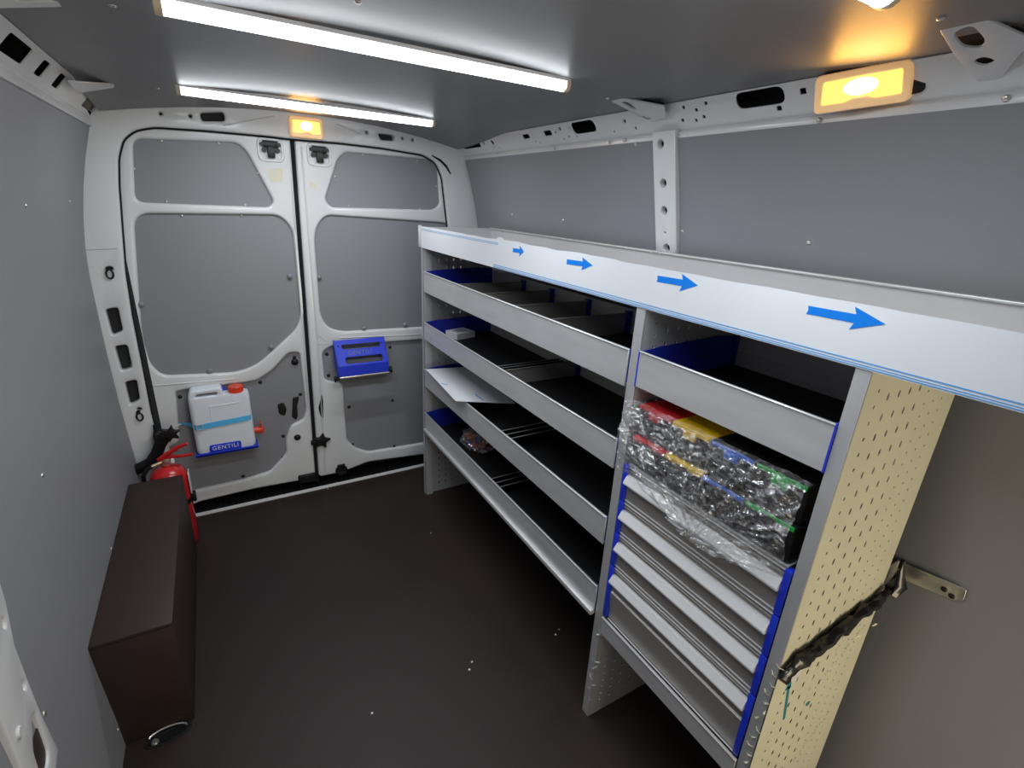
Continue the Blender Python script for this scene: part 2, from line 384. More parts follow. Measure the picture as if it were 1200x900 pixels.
tube(bm, [(x0 + 0.004, YF, 1.708), (x0 + 0.004, 2.488, 1.708)], 0.006, 8)
box(bm, x0 - 0.007, x0 + 0.02, YF, 2.488, 1.690, 1.709, 0.003)
obj('lower_lip', bm, 'white', rr_)
lp, _ = rail_plane(-1); holes = []
for pts in (((10, 40), (29, 56), (31, 69), (19, 62)), ((50, 72), (56, 77), (55, 82), (51, 78)), ((70, 87), (75, 91), (74, 96), (70, 92)), ((106, 110), (111, 114), (112, 129), (108, 124)), ((117, 119), (121, 123), (122, 130), (119, 127))):
    q = lp.all(pts); ys = [a for a, b in q]; m = 0.045
    holes.append(rounded([(min(ys), m - 0.022), (max(ys), m - 0.022), (max(ys), m + 0.02), (min(ys), m + 0.02)], 0.01, 3))
bm = BM(); plate(bm, lp, [(YF, 0), (2.488, 0), (2.488, RL), (YF, RL)], holes, t=0.003)
rl_ = S('trim_4', bm, 'white', 'white perforated roof rail along the left side')
bm = BM(); x0 = CX - 0.74
tube(bm, [(x0 + 0.002, YF, 1.709), (x0 + 0.002, 2.488, 1.709)], 0.007, 8)
box(bm, x0 - 0.03, x0 + 0.008, YF, 2.488, 1.684, 1.711, 0.004)
obj('lower_lip', bm, 'white', rl_)

# roof bow gussets
def gusset(name, side, outline, holes, parent, dots=()):
    a = Vector((CX + side * 0.60, 0, 1.778)); b = Vector((CX + side * 0.73, 0, 1.728)); e = b - a
    nn = Vector((e.z, 0, -e.x)); nn = nn if nn.z < 0 else -nn
    pl = Plane(a, (0, 1, 0), e, nn); bm = BM()
    o = rounded(pl.all(outline), 0.006, 3)
    plate(bm, pl, o, [px_hole(pl, h, 0.012) for h in holes], t=0.004, bev=0.0015)
    g = obj(name, bm, 'white', parent)
    if holes:
        bm = BM(); plate(bm, pl, offset(o, -0.006), [], t=0.001, h0=-0.012); obj('bow_cavity', bm, 'dark', parent)  # dark plate added as painted shade behind the gusset holes
    return g
gusset('gusset', 1, [(715.5, 118.7), (730, 115.5), (778, 125), (780, 138), (763, 143)], [[(727, 120.5), (734, 119), (747, 128), (741, 128)], [(752, 136), (759, 135.5), (765, 140), (757, 141)]], rr_)
gusset('gusset', 1, [(1099.5, 33.6), (1157, 23), (1215, 50), (1197, 62), (1172, 93), (1149, 99), (1140, 90), (1117, 64)], [[(1115, 40), (1138, 29), (1155, 47), (1150, 57), (1128, 56)], [(1138, 73), (1152, 66), (1169, 72), (1153, 79)]], rr_)
gusset('gusset', -1, [(80, 96), (110, 98), (154, 100), (95, 109), (86, 104)], [], rl_)
gusset('gusset', -1, [(-60, 12), (0, 10), (93, 8), (84, -6), (-60, -10)], [[(15, -1), (30, -4), (76, -3), (80, 1), (26, 4)]], rl_)

# front left sliding door pillar -----------------------------------------
pp = Plane((-0.408, 0, 0), (0, 1, 0), (0, 0, 1), (1, 0, 0)); bm = BM()
q = pp.all([(0, 678), (8, 705), (18, 755), (33, 795), (50, 838), (69, 877), (66, 905)])
edge_pts = [(q[0][0] - 0.03, 1.70), (q[0][0] - 0.0, 1.2)] + q + [(q[-1][0] - 0.0, 0.0)]
ql = pp.all([(24, 897), (0, 838)])
outl = edge_pts + [(ql[0][0] - 0.01, 0.0)] + ql + [(ql[1][0] + 0.0, 1.0), (edge_pts[0][0] - 0.10, 1.70)]
hs = [px_hole(pp, [(38, 838), (42, 834), (58, 880), (57, 898), (48, 905), (40, 880)], 0.01)] + [circ(*pp.at(u, v), 0.006, 8, 0.011) for u, v in ((5, 730), (29, 803))]
plate(bm, pp, outl, hs, t=0.03, bev=0.005)
S('trim_5', bm, 'white', 'white perforated pillar at the near left edge')
bm = BM(); lathe(bm, [(0, .004), (.010, .004), (.011, 0)], pp.w(*pp.at(22, 858), 0.0), (1, 0, 0), 12); obj('dimple', bm, 'white', bpy.data.objects['trim_5'])

bm = BM(); box(bm, -0.43, -0.413, 0.35, 1.03, 0.0, 0.50, 0.003); S('trim_9', bm, 'box', 'dark brown kick board behind the near left pillar')

# rear door frame ---------------------------------------------------------
fp = YP(YR)
left = [(203, 590), (190, 545), (180, 500), (176, 484), (166, 432), (154, 372), (146, 320), (142, 270), (138, 217), (137.5, 185), (143, 163), (157, 152), (180, 148)]
top = [(240, 152), (300, 157.5), (340, 162), (400, 167), (450, 173), (497, 181), (512, 190), (520, 208), (526.6, 267)]
op = [(-0.30, -0.06)] + fp.all(left) + fp.all(top); op += [(op[-1][0] + 0.012, 0.7), (op[-1][0] + 0.0, 0.05), (op[-1][0] - 0.01, -0.06)]
op = rounded(op, 0.02, 3)
hol = [px_hole(fp, h, 0.012) for h in ([(123, 363), (138, 360), (144, 388), (131, 394)], [(134, 406), (149, 404), (155, 431), (142, 436)], [(146, 448), (160, 445), (164, 469), (152, 476)],
   [(234, 132), (262, 131), (264, 142), (236, 142)], [(443, 156), (462, 158), (463, 165), (446, 164)])]
hol += [circ(*fp.at(u, v), 0.006, 8) for u, v in ((188, 133), (223, 136), (430, 155), (472, 162), (484, 164))]
hol += [circ(*fp.at(u, v), 0.009, 8) for u, v in ((129, 315), (163, 480))]
bm = BM(); plate(bm, fp, [(-0.5, -0.2), (1.35, -0.2), (1.35, 1.83), (-0.5, 1.83)], [op] + hol, t=0.035, bev=0.007, back=False)
df = S('trim_6', bm, 'white', 'white steel frame around the rear doors')
# seal along the opening
bm = BM(); tube(bm, [fp.w(a, b, -0.026) for a, b in offset(op, -0.002)], 0.0045, 6, closed=True); obj('door_seal', bm, 'rubber', df)
bm = BM(); box(bm, -0.45, -0.30, YR + 0.037, YR + 0.04, 0.4, 1.4); obj('frame_shade_sheet', bm, 'dark', df)  # dark sheet painted as the shade behind the pillar slots
bm = BM(); box(bm, -0.2, 1.1, YR + 0.034, YR + 0.037, 1.72, 1.83); obj('frame_shade_sheet', bm, 'dark', df)  # same painted shade behind the header slots
for u, v in ((129, 321), (164, 488)):            # small tie-down loops
    a, b = fp.at(u, v); bm = BM()
    tube(bm, [fp.w(a + 0.011 * math.cos(t), b + 0.017 * math.sin(t), 0.006) for t in [i * math.pi / 8 for i in range(16)]], 0.0035, 8, closed=True)
    cyl(bm, fp.w(a - 0.002, b + 0.022, -0.002), fp.w(a - 0.002, b + 0.022, 0.008), 0.008, 10)
    obj('lashing_eye', bm, 'blackp', df)
a, b = fp.at(148, 428); bm = BM()
tube(bm, [fp.w(a + 0.02 * math.cos(t) + .01, b + 0.022 * math.sin(t) + .015, -0.02) for t in [-1.5 + i * 0.35 for i in range(9)]], 0.002, 6); obj('cable', bm, 'white', df)
# pressed crease lines on the header
for p0, p1 in (((262, 147), (322, 136)), ((395, 146), (423, 157))):
    bm = BM(); tube(bm, [fp.w(*fp.at(*p0), 0.0), fp.w(*fp.at(*p1), 0.0)], 0.003, 6); obj('pressed_crease', bm, 'white', df)
bm = BM(); tube(bm, [fp.w(*fp.at(*q), 0.0) for q in ((99, 293), (137, 291.5))], 0.0015, 5); obj('panel_joint', bm, 'alu2', df)
bm = BM(); tube(bm, [fp.w(*fp.at(*q), 0.0) for q in ((506, 182), (516, 188), (523, 195), (528, 204))], [0.003, 0.006, 0.006, 0.003], 8); obj('weather_strip', bm, 'rubber', df)

# sill and threshold
bm = BM(); box(bm, -0.45, 1.3, 2.513, 2.66, -0.05, -0.004, 0.003)
for i in range(60): box(bm, -0.42 + i * 0.028, -0.42 + i * 0.028 + 0.012, 2.522, 2.62, -0.004, 0.004, 0.0015, 1)
sill = S('trim_7', bm, 'rubber', 'black ribbed step behind the threshold strip', smooth=False)
bm = BM()
for y in (2.497, 2.511): box(bm, -0.44, 1.28, y, y + 0.009, -0.004, 0.007, 0.003)
box(bm, -0.44, 1.28, 2.500, 2.518, -0.004, 0.003)
S('trim_8', bm, 'threshold', 'double aluminium threshold strip at the floor edge')

# rear doors --------------------------------------------------------------
YD = 2.53; dp = YP(YD)
def mk_door(name, outer, holes, label, rh):
    bm = BM(); hs = [rounded(dp.all(h), r, 6) for h, r in zip(holes, rh)]
    plate(bm, dp, rounded(outer, 0.02, 4), hs, t=0.03, bev=0.012, seg=4, back=False)
    d = S(name, bm, 'white', label); bp = YP(YD + 0.016)
    for h in hs:
        bm = BM(); plate(bm, bp, offset(h, 0.012), [], t=0.006, back=True); obj('lining_panel', bm, 'board', d)
    return d, hs
sb = dp.at(372, 560); st = dp.at(342.5, 160)
gl = 0.007
outerL = [(-0.34, 0.0), (dp.at(130, 430)[0] - .0, 0.7), (-0.36, 1.2), (-0.27, 1.62), (-0.22, 1.72), (st[0] - gl, 1.74), (sb[0] - gl, dp.at(368, 561)[1]), dp.at(346, 564.7), dp.at(300, 573), dp.at(232, 589)]
holesL = [[(155, 162), (278, 167), (289, 177), (321, 236), (315, 243), (158, 237)],
          [(156, 250), (328, 252), (343, 268), (353, 368), (348, 386), (302, 428), (278, 437), (190, 441), (176, 428), (166, 395)],
          [(206, 460), (212, 458), (285, 449), (302, 446), (320, 434), (338, 414), (351, 413), (359, 480), (356, 492), (341, 499), (335, 516), (336, 532), (317, 553), (288, 562), (222, 577), (205, 545), (197, 525), (211, 518)]]
d1, hL = mk_door('door_1', outerL, holesL, 'left rear door with white frame and grey panels', (0.035, 0.06, 0.02))
outerR = [(sb[0] + gl, dp.at(380, 558)[1]), (st[0] + gl, 1.74), (1.12, 1.74), (1.14, 1.4), (1.15, 0.7), (1.13, 0.05), dp.at(496, 533), dp.at(432, 541.6), dp.at(400, 554)]
xr = 1.02
q = dp.all([(497, 401), (497, 521)])
holesR = [[(405, 178), (505, 187), (513, 196), (516, 240), (508, 246), (388, 243), (381, 234), (396, 186)], [(382, 252), (372, 264), (369, 280), (376, 370), (384, 384), (400, 389), (540, 381), (530, 262)],
          [(378, 413), (388, 406), (530, 396), (532, 514), (432, 530), (418, 526), (407, 517), (402, 450), (381, 446)]]
d2, hR = mk_door('door_2', outerR, holesR, 'right rear door behind the racking, with white frame', (0.035, 0.06, 0.022))
# centre seal
bm = BM(); tube(bm, [dp.w(st[0] - 0.0015, st[1] + 0.02, -0.004), dp.w(sb[0] - 0.0015, sb[1] - 0.02, -0.004)], 0.0085, 6); obj('centre_seal', bm, 'rubber', d1)
bm = BM(); tube(bm, [dp.w(*dp.at(353, 172), 0.0), dp.w(*dp.at(372, 400), 0.0), dp.w(*dp.at(381, 552), 0.0)], 0.005, 6); obj('pressed_fold', bm, 'white', d2)
# screws of the upper panels
pp2 = YP(YD + 0.016)
for d, pts in ((d1, ((189, 165), (256, 168), (302, 203), (287, 240), (195, 236), (157, 198), (213, 253), (283, 253), (162, 360))), (d2, ((425, 181), (489, 188), (511, 218), (492, 245), (409, 241), (393, 207), (474, 258)))):
    for u, v in pts: screw(d, pp2.w(*pp2.at(u, v)), (0, -1, 0), 0.006)
for d, pts in ((d1, ((165, 357), (246, 435), (318, 407), (340, 324))), (d2, ((374, 325), (427, 385), (475, 381)))):   # pale clips at panel edges
    for u, v in pts: screw(d, dp.w(*dp.at(u, v), -0.006), (0, -1, 0), 0.012, 'board', 'panel_clip')
for d, pts in ((d1, ((211, 465), (206, 527), (305, 448), (345, 419), (332, 511), (332, 536), (285, 558), (352, 462))), (d2, ((383, 415), (385, 440), (457, 407), (409, 477), (460, 469), (413, 521), (462, 523)))):
    for u, v in pts: screw(d, pp2.w(*pp2.at(u, v)), (0, -1, 0), 0.009, 'blackp', 'rubber_plug')
for u, v in ((346, 425), (348.5, 512.5)): screw(d1, dp.w(*dp.at(u, v), 0.0 if v > 500 else -0.012), (0, -1, 0), 0.017, 'blackp', 'round_plug')
# openings for the inner handle
bm = BM(); plate(bm, pp2, px_hole(pp2, [(325, 474), (332, 471), (336, 479), (334, 487), (327, 485)], 0.01), [], t=0.002, h0=0.003, bev=0.001); obj('handle_opening', bm, 'blackp', d1)
bm = BM(); plate(bm, pp2, px_hole(pp2, [(343, 466), (350, 464), (350, 469), (348, 475), (349, 487), (347, 492), (342, 488)], 0.006), [], t=0.002, h0=0.004, bev=0.001); obj('pull_handle', bm, 'blackp', d1)
# star shaped catch on the seam
def star(bm, c, r, axis_n, k=5, t=0.02, rot=0.0):
    pl = Plane(c, (1, 0, 0), (0, 0, 1), (0, -1, 0)); o = []
    for i in range(2 * k):
        a = rot + math.pi * i / k; q = r if i % 2 == 0 else r * 0.48; o.append((q * math.cos(a), q * math.sin(a)))
    plate(bm, pl, rounded(o, r * 0.15, 3), [], t=t, bev=0.004, h0=t)
    return bm
bm = BM(); c = dp.w(*dp.at(377, 516)); star(bm, c, 0.048, None, 5, 0.016, 0.1); box(bm, c.x - 0.055, c.x - 0.02, YD - 0.012, YD, c.z - 0.014, c.z + 0.010, 0.002); obj('star_catch', bm, 'blackp', d2)
bm = BM(); plate(bm, dp, px_hole(dp, [(373, 478), (377, 461), (378.5, 470), (378.5, 490), (376, 488)], 0.004), [], t=0.002, h0=0.004); obj('slot_cover', bm, 'blackp', d2)
# latches
def latch_top(parent, u, v):
    c = dp.w(*dp.at(u, v), 0.0); bm = BM()
    pl = Plane(c, (1, 0, 0), (0, 0, 1), (0, -1, 0))
    o = rounded([(-0.052, -0.05), (0.052, -0.05), (0.052, 0.045), (-0.052, 0.045)], 0.028, 5); i = offset(o, -0.012)
    plate(bm, pl, o, [i], t=0.006, bev=0.004, h0=0.006); obj('latch_surround', bm, 'white', parent)
    bm = BM(); box(bm, c.x - 0.030, c.x + 0.030, YD - 0.018, YD, c.z + 0.006, c.z + 0.032, 0.004)
    box(bm, c.x - 0.014, c.x + 0.014, YD - 0.024, YD, c.z - 0.034, c.z + 0.010, 0.003)
    for s in (-1, 1): cyl(bm, (c.x + s * 0.026, YD - 0.016, c.z - 0.004), (c.x + s * 0.026, YD, c.z - 0.004), 0.010, 10)
    for s in (-1, 1): cyl(bm, (c.x + s * 0.032, YD - 0.020, c.z + 0.018), (c.x + s * 0.032, YD, c.z + 0.018), 0.008, 10)
    obj('top_latch', bm, 'blackp', parent)
latch_top(d1, 317, 175); latch_top(d2, 374, 181)
bm = BM(); c = dp.w(*dp.at(360, 559)); box(bm, c.x - 0.045, c.x + 0.045, YD - 0.012, YD, c.z - 0.028, c.z + 0.022, 0.008)
for s in (-1, 1): cyl(bm, (c.x + s * 0.018, YD - 0.02, c.z - 0.004), (c.x + s * 0.018, YD, c.z - 0.004), 0.012, 10)
obj('bottom_latch', bm, 'blackp', d1)
bm = BM(); c = dp.w(*dp.at(400, 551)); lathe(bm, [(.011, .006), (.028, .006), (.033, .0), (.033, -0.012)], (c.x, YD - 0.004, c.z), (0, -1, 0), 12); box(bm, c.x - 0.02, c.x + 0.02, YD - 0.01, YD, c.z + 0.02, c.z + 0.038, 0.002)
lathe(bm, [(0, .002), (.011, .006)], (c.x, YD - 0.004, c.z), (0, -1, 0), 12)
obj('bottom_latch', bm, 'blackp', d2)
bm = BM(); plate(bm, dp, rounded(dp.all([(314, 198), (331, 197), (331, 213), (317, 214)]), .002), [], t=0.001, h0=0.001); obj('tape_patch', bm, 'tape', d1)
bm = BM(); plate(bm, dp, rounded(dp.all([(361, 212), (371, 215), (370, 221), (363, 219)]), .002), [], t=0.001, h0=0.001); obj('tape_patch', bm, 'tape', d2)
# triangular pressing near the roll holder
bm = BM(); o = dp.all([(373, 392), (385, 402), (373, 403)]); tube(bm, [dp.w(a, b, 0.0) for a, b in o], 0.0025, 6, closed=True); obj('pressed_triangle', bm, 'white', d2)
# pressed crossbar ridges
for d, p0, p1 in ((d1, (180, 452), (275, 444)), (d1, (196, 506), (212, 497)), (d2, (398, 396), (492, 392))):
    bm = BM(); tube(bm, [dp.w(*dp.at(*p0), -0.001), dp.w(*dp.at(*p1), -0.001)], 0.004, 6); obj('pressed_ridge', bm, 'white', d)

# wheel arch box ----------------------------------------------------------
bm = BM(); WX = -0.228; zt = 0.372
box(bm, -0.43, WX, 1.36, 2.235, 0.0, zt, 0.004, 2)
t = thing('wheel_arch_box', 'long dark brown plywood wheel arch box along the left board', 'box', (-0.33, 1.8, 0)); bm.free()
bm = BM(); box(bm, wx(.36, -1) + 0.001, WX, 1.36, 2.235, zt - 0.012, zt, 0.002); obj('top_board', bm, 'box', t)
bm = BM(); box(bm, wx(.36, -1) + 0.001, WX, 1.36, 1.372, 0.0, zt - 0.0121, 0.002); obj('front_board', bm, 'box', t)
bm = BM(); box(bm, WX - 0.012, WX, 1.3721, 2.235, 0.0, zt - 0.0121, 0.002); obj('side_board', bm, 'box', t)
bm = BM(); box(bm, wx(.3, -1) + 0.012, WX - .0121, 2.223, 2.235, 0.0, zt - 0.0121, 0.002); obj('rear_board', bm, 'box', t)

# lashing ring ------------------------------------------------------------
c = Vector((-0.292, 1.335, 0)); t = thing('lashing_ring', 'recessed steel lashing ring in the floor before the wheel arch box', 'ring', c)
bm = BM(); pl = Plane((c.x, c.y, 0), (1, 0, 0), (0, 1, 0), (0, 0, 1)); o = circ(0, 0, 0.058, 24, 0.022, 0.12); plate(bm, pl, o, [offset(o, -0.006)], t=0.004, h0=0.004, bev=0.0015); obj('cup_rim', bm, 'rubber', t)
bm = BM(); plate(bm, pl, offset(o, -0.006), [], t=0.001, h0=0.0015); obj('cup', bm, 'blackp', t)
bm = BM(); tube(bm, [(c.x + 0.046 * math.cos(a) - .0 , c.y + 0.006 + 0.016 * math.sin(a), 0.0085 + 0.003 * math.sin(a)) for a in [i * math.pi / 9 for i in range(0, 10)]], 0.0028, 8); obj('ring', bm, 'steel', t)
bm = BM(); lathe(bm, [(0, 0.008), (0.008, 0.006), (0.010, 0.0015)], (c.x - 0.032, c.y - 0.006, 0.001)); obj('bolt', bm, 'steel', t)

# ================================================================== RACK
XF = 0.83; XB = 1.19
rack = thing('shelving_rack', 'tall aluminium van racking of open trays along the right side', 'rack', (0.95, 1.2, 0))
def perf_holes(x0, x1, z0, z1):
    """a column of small holes, four of slots, three of small holes"""
    hs = []
    for x, pz, rx, rz in [(XF + 0.040, 0.028, 0.0030, 0.0040)] + [(XF + 0.078 + 0.0373 * k, 0.036, 0.0036, 0.0074) for k in range(4)] + [(XF + 0.230 + 0.0355 * k, 0.0245, 0.0024, 0.0028) for k in range(3)]:
        z = z0
        while z < z1: hs.append(circ(x, z, rx, 8, rz)); z += pz
    return hs
def side_panel(yf, ytop=1.293, z0=0.0, flange=0.05, label=None, holes_z0=0.05, fl_up=0.0):
    hs = perf_holes(XF + 0.03, XB - 0.012, z0 + holes_z0, ytop - 0.02)
    pl = YP(yf); bm = BM(); plate(bm, pl, [(XF, z0), (XB, z0), (XB, ytop), (XF, ytop)], hs, t=0.002)
    p = obj('side_panel', bm, 'cream' if label else 'alu2', rack, smooth=False, label=label)
    pf = XP(XF); bm = BM()
    fh = []
    plate(bm, pf, [(yf, z0), (yf + flange, z0), (yf + flange, ytop), (yf, ytop)], fh, t=0.003, h0=0.002)
    obj('front_flange', bm, 'alu2', p, smooth=False)
    return p
pe = side_panel(0.333, flange=0.023, label='near perforated end panel covered in cream film')
pm = side_panel(0.804, flange=0.028)
pr = side_panel(2.216, flange=0.018)
bm = BM(); plate(bm, YP(2.2), [(XF, 0.0), (XF + 0.036, 0.0), (XF + 0.036, 1.293), (XF, 1.293)], [circ(XF + 0.030, 0.04 + 0.024 * i, 0.002, 6) for i in range(51)], t=0.003); obj('return_flange', bm, 'alu2', pr, smooth=False)

# top tray with protective film
YT0, YT1 = -0.45, 2.235
top_ = BM(); box(top_, XF, XB, YT0, YT1, 1.293, 1.297); tt = obj('top_tray', top_, 'alu2', rack, smooth=False)
bm = BM(); box(bm, XF - 0.003, XF, YT0, YT1, 1.293, 1.382, 0.001, 1); obj('front_lip', bm, 'alu', tt)
bm = BM(); box(bm, XB - 0.002, XB, YT0, YT1, 1.297, 1.382); box(bm, XB - 0.012, XB + 0.01, YT0, YT1, 1.379, 1.385, 0.002); obj('back_upstand', bm, 'alu2', tt)
bm = BM(); box(bm, XF, XB - 0.002, YT1 - 0.003, YT1, 1.297, 1.382); obj('end_upstand', bm, 'alu2', tt)
bm = BM(); box(bm, XF - 0.012, XF + 0.004, YT1 - 0.003, YT1 + 0.012, 1.293, 1.388, 0.003); obj('corner_cap', bm, 'alu2', tt)
for z in (1.31, 1.365): screw(tt, (XF - 0.0122, YT1 + 0.004, z), (-1, 0, 0), 0.004)
screw(tt, (XB - 0.003, 2.12, 1.378), (-1, 0, 0), 0.008)
for yy in (1.12, 1.15): screw(tt, (XB - 0.013, yy, 1.380), (-1, 0, 0), 0.004)
fx = XP(XF - 0.0032); bm = BM(); o = [(YT0, 1.2915), (2.225, 1.2915), (2.225, 1.383)]
y = 2.2
while y > YT0:
    amp = 0.0018 + (0.004 if 0.75 < y < 1.75 else 0); o.append((y, 1.385 + amp * noise.noise(Vector((y * 9, 3, 0))) + (0.006 if abs(y - 1.48) < 0.02 else 0) + (0.002 if 0.9 < y < 1.5 else 0))); y -= 0.02
o.append((YT0, 1.385)); plate(bm, fx, o, [], t=0.0006, h0=0.0012); obj('protective_film', bm, 'film', tt, smooth=False)
fa = XP(XF - 0.0046)
def arrow(tail, tip, wv):
    a = Vector(fa.at(*tail)); b = Vector(fa.at(*tip)); d = (b - a); L = d.length; d.normalize(); nn = Vector((-d.y, d.x)); hw_, sw = wv * 0.5, wv * 0.19
    pts = [a + nn * sw, b - d * L * 0.36 + nn * sw, b - d * L * 0.40 + nn * hw_, b, b - d * L * 0.40 - nn * hw_, b - d * L * 0.36 - nn * sw, a - nn * sw, a + d * 0.002]
    bm = BM(); plate(bm, fa, [(p.x, p.y) for p in pts], [], t=0.0004, h0=0.0004); obj('printed_arrow', bm, 'arrow', tt, smooth=False)
arrow((601, 293), (614, 295), 0.033); arrow((664, 306.5), (694.5, 311), 0.033); arrow((770, 326.5), (818, 334.5), 0.035); arrow((946, 363), (1038, 380), 0.035)
for a, b, z, h in ((1.50, 2.22, 1.374, .0018), (1.50, 2.22, 1.369, .0012), (YT0, 1.53, 1.302, .002), (YT0, 1.53, 1.2975, .0012), (YT0, 1.53, 1.294, .0018)):
    bm = BM(); box(bm, XF - 0.0050, XF - 0.0045, a, b, z - h / 2, z + h / 2); obj('printed_line', bm, 'line', tt, smooth=False)

def tray(y0, y1, z0, z1, lip=0.095, name='shelf_tray', mat_on=True, back=0.085, ledge=False, ends=(True, True)):
    """z0 underside of the lip, z1 its top"""
    bm = BM(); box(bm, XF, XB - 0.004, y0, y1, z0 + 0.006, z0 + 0.009); s = obj(name, bm, 'alu2', rack, smooth=False)
    bm = BM(); box(bm, XF - 0.006, XF - 0.001, y0, y1, z0, z1, 0.0012, 1)
    box(bm, XF - 0.009, XF - 0.001, y0, y1, z1 - 0.004, z1, 0.0015, 1)
    if ledge: box(bm, XF - 0.018, XF - 0.001, y0, y1, z0 - 0.002, z0 + 0.016, 0.004, 2)
    obj('front_lip', bm, 'alu', s)
    bm = BM(); box(bm, XF + 0.001, XB - 0.008, y0 + 0.003, y1 - 0.003, z0 + 0.0092, z0 + 0.0125); obj('rubber_mat', bm, 'mat_', s, smooth=False)
    bm = BM(); box(bm, XB - 0.007, XB - 0.004, y0, y1, z0 + 0.009, z0 + 0.009 + back); tube(bm, [(XB - 0.0075, y0, z0 + 0.05), (XB - 0.0075, y1, z0 + 0.05)], 0.003, 6); obj('back_upstand', bm, 'back', s)
    for k, yy in enumerate((y0 + 0.001, y1 - 0.004)):
        if not ends[k]: continue
        pl = YP(yy); bm = BM(); plate(bm, pl, [(XF, z0 + 0.009), (XB - 0.01, z0 + 0.009), (XB - 0.01, z1 + 0.006), (XB - 0.09, z1 + 0.012), (XF + 0.06, z1 + 0.004), (XF, z1 - 0.002)], [circ(XB - 0.035, z1 - 0.02, 0.004, 8), circ(XB - 0.035, z1 - 0.045, 0.004, 8)], t=0.003)
        obj('end_plate', bm, 'blue', s, smooth=False)
    return s
Y0a, Y1a = 0.836, 2.197
t1 = tray(Y0a, Y1a, 1.095, 1.19)
t2 = tray(Y0a, Y1a, 0.868, 0.954)
t3 = tray(Y0a, Y1a, 0.630, 0.720)
t4 = tray(Y0a, Y1a, 0.385, 0.488, ledge=True)
r1 = tray(0.358, 0.800, 1.108, 1.196)
# edge strip of blue at the ends of the near tray lip
for yy in (0.3575, 0.8005): bm = BM(); box(bm, XF - 0.0075, XF, yy - 0.001, yy + 0.001, 1.108, 1.196); obj('edge_strip', bm, 'bluep', r1, smooth=False)
r2 = tray(0.358, 0.800, 0.350, 0.4085, back=0.03, ends=(False, False))
def divider(parent, y, z0, m='alu2', h=0.07, clip=True, lean=0.0):
    bm = BM(); box(bm, XF + 0.004, XB - 0.02, -0.001, 0.001, 0, h); box(bm, XF + 0.004, XB - 0.02, -0.004, 0.004, h - 0.004, h, 0.001, 1)
    bmesh.ops.transform(bm, matrix=Matrix.Translation((0, y, z0)) @ Matrix.Rotation(lean, 4, 'X'), verts=bm.verts)
    d = obj('divider', bm, 'drawer' if m == 'alu2' else m, parent, smooth=False)
    if not clip:
        bm = BM(); box(bm, XF + 0.004, XB - 0.02, -0.0012, 0.0012, h, h + 0.0012); bmesh.ops.transform(bm, matrix=Matrix.Translation((0, y, z0)) @ Matrix.Rotation(lean, 4, 'X'), verts=bm.verts); obj('divider_rim', bm, 'alu2', d, smooth=False)  # pale strip paints the highlight along the black divider's top edge
    if clip:
        bm = BM(); box(bm, XB - 0.024, XB - 0.006, y - 0.011, y + 0.011, z0, z0 + h + 0.006, 0.002); obj('divider_clip', bm, 'blue', parent)
        bm = BM(); cyl(bm, (XB - 0.03, y - 0.012, z0 + h * 0.55), (XB - 0.03, y - 0.03, z0 + h * 0.55), 0.003, 8); obj('clip_pin', bm, 'blackp', parent)
for u, v in ((613, 334), (646.5, 345), (689, 358), (736, 373)): divider(t1, P(u, v, 'x', 1.175).y, 1.108)
yk = P(678, 418, 'x', 1.175).y
divider(t2, yk, 0.881, h=0.06)
for y in (yk + 0.10, yk + 0.125): divider(t2, y, 0.881, 'blackp', 0.035, False, 0.25)
for y in (1.42, 1.455, 1.49): divider(t3, y, 0.643, 'blackp', 0.05, False, 0.3)
for y in (1.50, 1.535, 1.57): divider(t4, y, 0.398, 'blackp', 0.04, False, 0.3)
for y in (1.50, 1.535, 1.57): bm = BM(); box(bm, XF + 0.002, XF + 0.008, y - 0.006, y + 0.006, 0.398, 0.445); obj('divider_clip', bm, 'blue', t4)
# back rails of the rack (dark gap at back partly closed)
# wall bracket
zb_ = 0.80; bpz = XP(wx(0.8, 1) - 0.006)
bm = BM(); o = rounded(bpz.all([(1050, 655), (1122, 686), (1134, 690), (1129, 705), (1118, 703), (1047, 674)]), 0.008, 4)
hh = [circ(*bpz.at(u, v), 0.0045, 8) for u, v in ((1107, 690), (1116, 698))]
plate(bm, bpz, o, hh, t=0.003, bev=0.001, h0=0.003); wb = obj('wall_bracket', bm, 'steel', rack)
ya = max(p[0] for p in o); bm = BM(); zc = sum(p[1] for p in o if p[0] > ya - 0.03) / max(1, len([1 for p in o if p[0] > ya - 0.03]))
box(bm, XB, bpz.o.x, ya - 0.006, ya - 0.003, zc - 0.022, zc + 0.022, 0.001); obj('bracket_leg', bm, 'steel', wb)
for u, v in ((1107, 690), (1116, 698)): screw(wb, bpz.w(*bpz.at(u, v), 0.003), (-1, 0, 0), 0.006, 'blackp', 'bolt')

